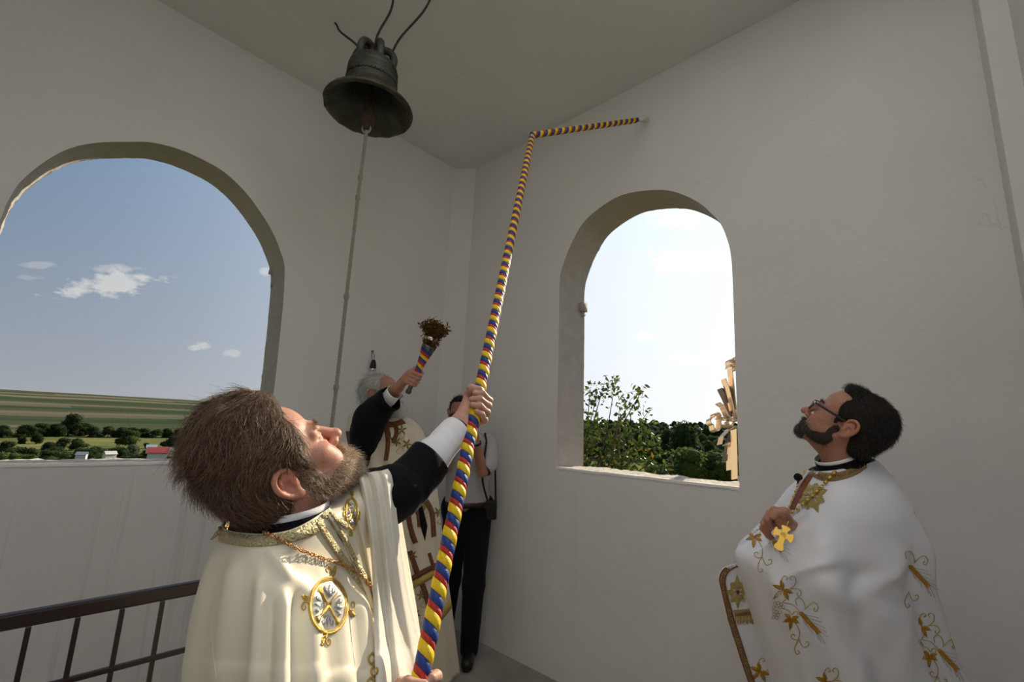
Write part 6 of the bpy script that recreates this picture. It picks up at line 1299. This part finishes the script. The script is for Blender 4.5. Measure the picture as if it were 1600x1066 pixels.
mk('cord', *tube([q[0] + UP * .026, q[0] + UP * .05 + RT * .01, pc(726, 690, 3.20), CP - UP * .044], .002, 5), M_FRAME, cl)
# ================================================================== the bell, its rope and wires
BZ = 2.6; BC = at(576, 173, BZ); M_BRONZE = mat('weathered_bronze', (.085, .100, .085), .55, metal=.55, bump=.7, bscale=26, col2=(.055, .040, .028), vscale=9)
BR = .244
bell = empty('church_bell', BC, 'old green-brown bronze bell hanging by wires under the ceiling', 'bell')
prof = [(1.0, 0), (1.005, .02), (.985, .07), (.92, .12), (.83, .18), (.74, .25), (.665, .34), (.672, .355), (.635, .375), (.59, .5), (.572, .60), (.592, .62), (.592, .64), (.57, .66), (.56, .76), (.582, .78), (.582, .795), (.56, .815), (.555, .88), (.577, .90), (.577, .915), (.555, .935), (.55, 1.0), (.57, 1.02), (.55, 1.04), (.545, 1.12), (.52, 1.165), (.44, 1.18), (.001, 1.18)]
inner = [(.001, 1.05), (.42, 1.02), (.46, .95), (.49, .6), (.56, .40), (.68, .24), (.84, .09), (.90, .0)]
def chip(i, a, r, z):
    if i in (0, 1) : z = z - BR * (.035 * np.clip(vnoise(np.stack([a * 3, 0 * a, 0 * a], -1), 3, 2), -.2, 1) * (np.sin(a - 5.6) > -.2)) ; z = z + np.where(np.abs(adiff(np.degrees(a), 300)) < 9, .085 * BR, 0) * 1.0
    return r, z
pr = [(r * BR, z * BR) for r, z in inner + prof]; k0 = len(inner)
V, F = lathe(pr, BC, (0, 0, 1), 72, lambda i, a, r, z: chip(i - k0, a, r, z) if i >= k0 - 1 and i <= k0 + 1 else (r, z)); mk('bell_body', V, F, M_BRONZE, bell)
zz = MB(); nzz = 40
zz.add(*tube([BC + np.array([.574 * BR * cos(a), .574 * BR * sin(a), BR * (.685 + (.05 if i % 2 else 0))]) for i, a in enumerate(np.linspace(0, 2 * pi, 2 * nzz + 1)[:-1])], .0034, 4, closed=True)); zz.build('zigzag_band', M_BRONZE, bell)
topz = BC + [0, 0, 1.18 * BR]
for k_ in range(6):
    a = k_ * pi / 3 + .3; o = np.array([cos(a), sin(a), 0]); mk('crown_loop', *tube(spline([topz + o * .42 * BR - [0, 0, .02], topz + o * .45 * BR + [0, 0, .22 * BR], topz + o * .33 * BR + [0, 0, .42 * BR], topz + o * .10 * BR + [0, 0, .40 * BR], topz + o * .04 * BR - [0, 0, .01]], 16), .021, 8), M_BRONZE, bell)
M_RUSTM = mat('rusty_iron', (.085, .050, .035), .8, metal=.3, bump=.6, bscale=60, col2=(.05, .03, .022), vscale=30)
cl_ = mk('clapper', *lathe([(.001, .26), (.012, .25), (.014, .05), (.03, .02), (.046, -.02), (.050, -.05), (.040, -.08), (.022, -.095), (.018, -.12), (.001, -.125)], BC + [0, 0, -.0], (0, 0, 1), 20), M_RUSTM, bell)
CLB = BC + [0, 0, -.115]
# rope with knots
rp = empty('bell_rope', CLB, 'thin grey knotted rope hanging straight down from the bell clapper', 'rope'); M_ROPE = mat('hemp_rope', (.36, .33, .27), .9, bump=.8, bscale=300)
n = 420; zt = np.linspace(0, 2.25, n); base = CLB + np.stack([.006 * vnoise(np.stack([zt, 0 * zt, 0 * zt], -1), 1.3, 1), .006 * vnoise(np.stack([zt, 0 * zt, 0 * zt], -1), 1.3, 2), -zt], -1)
g = MB()
for k_ in range(3): th = zt * 130 + k_ * 2.094; g.add(*tube(base + .0055 * np.stack([np.cos(th), np.sin(th), 0 * th], -1), .0048, 5))
g.build('strand', M_ROPE, rp)['kind'] = 'stuff'
for z_ in (.30, .42, .98, 1.45):
    i = int(z_ / 2.25 * n); c = base[i]; mk('knot', *tube(spline([c + .008 * np.array([cos(t), sin(t), 0]) + [0, 0, .012 * sin(2 * t + 1)] for t in np.linspace(0, 2 * pi, 9)[:-1]], 26, True), .0062, 7, closed=True), M_ROPE, rp)
mk('loop', *tube(spline([CLB + .022 * np.array([cos(t) * RT[0], cos(t) * RT[1], sin(t) * 1.2]) for t in np.linspace(0, 2 * pi, 9)[:-1]], 24, True), .006, 7, closed=True), M_ROPE, rp)
M_WIRE = mat('dark_wire', (.022, .014, .013), .5)
def wire_path(a, b, k, seed):
    t = np.linspace(0, 1, 9)[:, None]; P = a + (b - a) * t; return P + k * np.sin(t * pi * 2.2) * np.array([[.6, -.6, 0]]) * (t < 1)
for lab, pts in [('bent dark wire from the bell to a hole in the ceiling at its left', wire_path(topz + np.array([-.07, .05, .08]), onplane(523, 35, 2, ZC + .01), .018, 1)),
                 ('middle dark wire rising steeply from the bell crown', wire_path(topz + np.array([.0, .0, .08]), onplane(617, -24, 2, ZC + .01), -.022, 2)),
                 ('right dark wire rising from the bell crown to the upper right', wire_path(topz + np.array([.07, -.05, .07]), onplane(684, -26, 2, ZC + .01), -.022, 3))]:
    w_ = tag(mk('hanging_wire', *tube(spline(pts, 40), .0065, 8), M_WIRE), lab, 'wire')
# ------------------------------------------------------------------ stair railing
M_RAIL = mat('brown_paint', (.020, .011, .011), .4, bump=.1, bscale=60); YR = 1.93
rl = [onplane(x, y, 1, YR) for x, y in ((0, 957), (310, 907))]; zr = (rl[0][2] + rl[1][2]) / 2
rail = empty('stair_railing', (0, YR, 0), 'dark brown metal railing in front of the left wall', 'railing')
bevel(mk('handrail', *aabox(-1.5, 1.12, YR - .016, YR + .016, zr - .045, zr - .004), M_RAIL, rail, False), .006)
mz = onplane(180, 1044, 1, YR)[2]; bevel(mk('middle_bar', *aabox(-1.5, 1.12, YR - .007, YR + .007, mz - .008, mz + .008), M_RAIL, rail, False), .003); bevel(mk('lower_bar', *aabox(-1.5, 1.12, YR - .007, YR + .007, .12, .136), M_RAIL, rail, False), .003)
xs = [onplane(x, y, 1, YR)[0] for x, y in ((47, 970), (121, 955), (190, 945), (255, 935))]; stp = (xs[-1] - xs[0]) / 3
bar0 = None
for k_ in range(-14, 7):
    x = xs[0] + stp * k_
    if bar0 is None: bar0 = mk('baluster', *aabox(-.006, .006, -.006, .006, .128, zr - .05), M_RAIL, None, False); b_ = bar0; b_.parent = rail; b_.location = (x, 0, 0)
    else: b_ = bar0.copy(); COL.objects.link(b_); b_.location = (x, 0, 0)
for x in (-1.45, 1.10): V, F = aabox(x - .02, x + .02, YR - .02, YR + .02, 0, zr - .03); mk('post', V, F, M_RAIL, rail, False)
# ------------------------------------------------------------------ small thing hung from a nail on the left wall
nb_ = onplane(582, 549, 1, YA - .012); hb_ = empty('hanging_bottle', nb_, 'small black-capped white bottle hung on a cord from a nail behind the white-bearded priest', 'bottle')
mk('nail', *tube([nb_ + [0, .03, 0], nb_ + [0, -.012, .002]], .005, 8), M_RUSTM, hb_); cb_ = onplane(583, 571, 1, YA - .035)
for s in (-1, 1): mk('cord', *tube(spline([nb_, (nb_ + cb_) / 2 + [s * .012, 0, .02], cb_ + [s * .004, 0, .02]], 10), .0022, 5), mat('red_cord', (.12, .03, .025), .8), hb_)
mk('black_cap', *lathe([(.001, .045), (.014, .04), (.022, .015), (.026, -.02), (.024, -.025)], cb_, (0, 0, 1), 18), M_FRAME, hb_); mk('steel_ring', *lathe([(.024, -.025), (.028, -.028), (.028, -.042), (.024, -.045)], cb_, (0, 0, 1), 18), MATS['bright_steel'], hb_)
mk('bottle_body', *lathe([(.022, -.045), (.026, -.06), (.034, -.10), (.035, -.19), (.001, -.195)], cb_, (0, 0, 1), 18), mat('cloudy_plastic', (.55, .54, .50), .4), hb_)
# ------------------------------------------------------------------ polished metal cross outside the right window
M_MET = mat('polished_brass_sheet', (.60, .47, .34), .25, metal=.85, bump=.1, bscale=12); CZ = 3.75
M_SHADEMET = mat('shaded_brass_sheet', (.10, .075, .07), .25, metal=.8)  # darker copy of the brass for alternate rays: shaded faces put into the colour
mc = empty('metal_cross', at(1156, 790, CZ), 'ornate polished sheet-metal cross with rays just outside the right window', 'cross')
EX = -RT * .42 - UP * .40 + FW * .8; EX /= np.linalg.norm(EX)
def band(name, pts, w=.085, closed=False, th=.004, parent=None, dz=0, m_=None):
    P = np.array([at(x, y, CZ + dz) for x, y in pts]); n = len(P); V = []
    T = np.gradient(P, axis=0) if not closed else np.roll(P, -1, 0) - np.roll(P, 1, 0); T /= np.linalg.norm(T, axis=1)[:, None] + 1e-9
    for i in range(n):
        nn = np.cross(T[i], EX); nn /= np.linalg.norm(nn); V += [P[i] - nn * th, P[i] + nn * th, P[i] + nn * th + EX * w, P[i] - nn * th + EX * w]
    F = []
    for i in range(n if closed else n - 1):
        j = (i + 1) % n
        for k_ in range(4): F.append((i * 4 + k_, i * 4 + (k_ + 1) % 4, j * 4 + (k_ + 1) % 4, j * 4 + k_))
    if not closed: F += [(3, 2, 1, 0), tuple((n - 1) * 4 + k_ for k_ in range(4))]
    return mk(name, V, F, m_ or M_MET, parent or mc, False)
arc = lambda cx, cy, rx, ry, a0, a1, n=12: [(cx + rx * cos(radians(a)), cy + ry * sin(radians(a))) for a in np.linspace(a0, a1, n)]
tre = arc(1122, 650, 5, 5, -20, -190) + arc(1116, 658, 5.5, 5.5, -100, -260) + arc(1121, 668, 5, 5, 190, 20); tre = spline(tre + [(1127, 659)], 40, True)
band('arm_end_trefoil', tre, .05, True); band('arm_strip', [(1126, 652), (1140, 654), (1158, 656)], .06); band('arm_strip', [(1127, 664), (1140, 665), (1158, 667)], .06)
for x in (1131, 1143): band('arm_plate', arc(x, 659, 4.5, 6, 0, 340, 10), .02, False)
band('top_trefoil', spline(arc(1145, 566, 5, 5, -30, -330) + arc(1158, 561, 8, 6, -180, 20), 40, True), .045, True); band('top_trefoil_lobe', arc(1147, 574, 6, 6, 180, 400), .05)
band('upright_strip', [(1144, 574), (1147, 600), (1151, 640), (1155, 655)], .05); band('upright_strip', [(1151, 670), (1152, 700), (1153, 748)], .06, dz=-.05)
for i, pts in enumerate([[(1134, 591), (1139, 604), (1148, 640)], [(1128, 606), (1136, 622), (1148, 650)], [(1125, 629), (1132, 634), (1139, 650), (1146, 654)], [(1137, 604), (1143, 622), (1146, 634)]]): band('ray', pts, .05, dz=.03 * (i % 2), m_=(M_SHADEMET if i % 2 else None))
for i, pts in enumerate([[(1128, 694), (1131, 682), (1140, 672), (1146, 668)], [(1136, 720), (1139, 706), (1141, 690), (1146, 676)], [(1143, 734), (1143, 716), (1146, 690)], [(1150, 748), (1150, 728), (1152, 700)], [(1136, 694), (1145, 697), (1150, 690)]]): band('ray', pts, .05, dz=.03 * (i % 2), m_=(M_SHADEMET if i % 2 else None))
mk('mounting_pole', *tube([at(1158, 745, CZ + .05), np.append(at(1158, 745, CZ + .05)[:2], -6.0)], .03, 10), M_MET, mc)
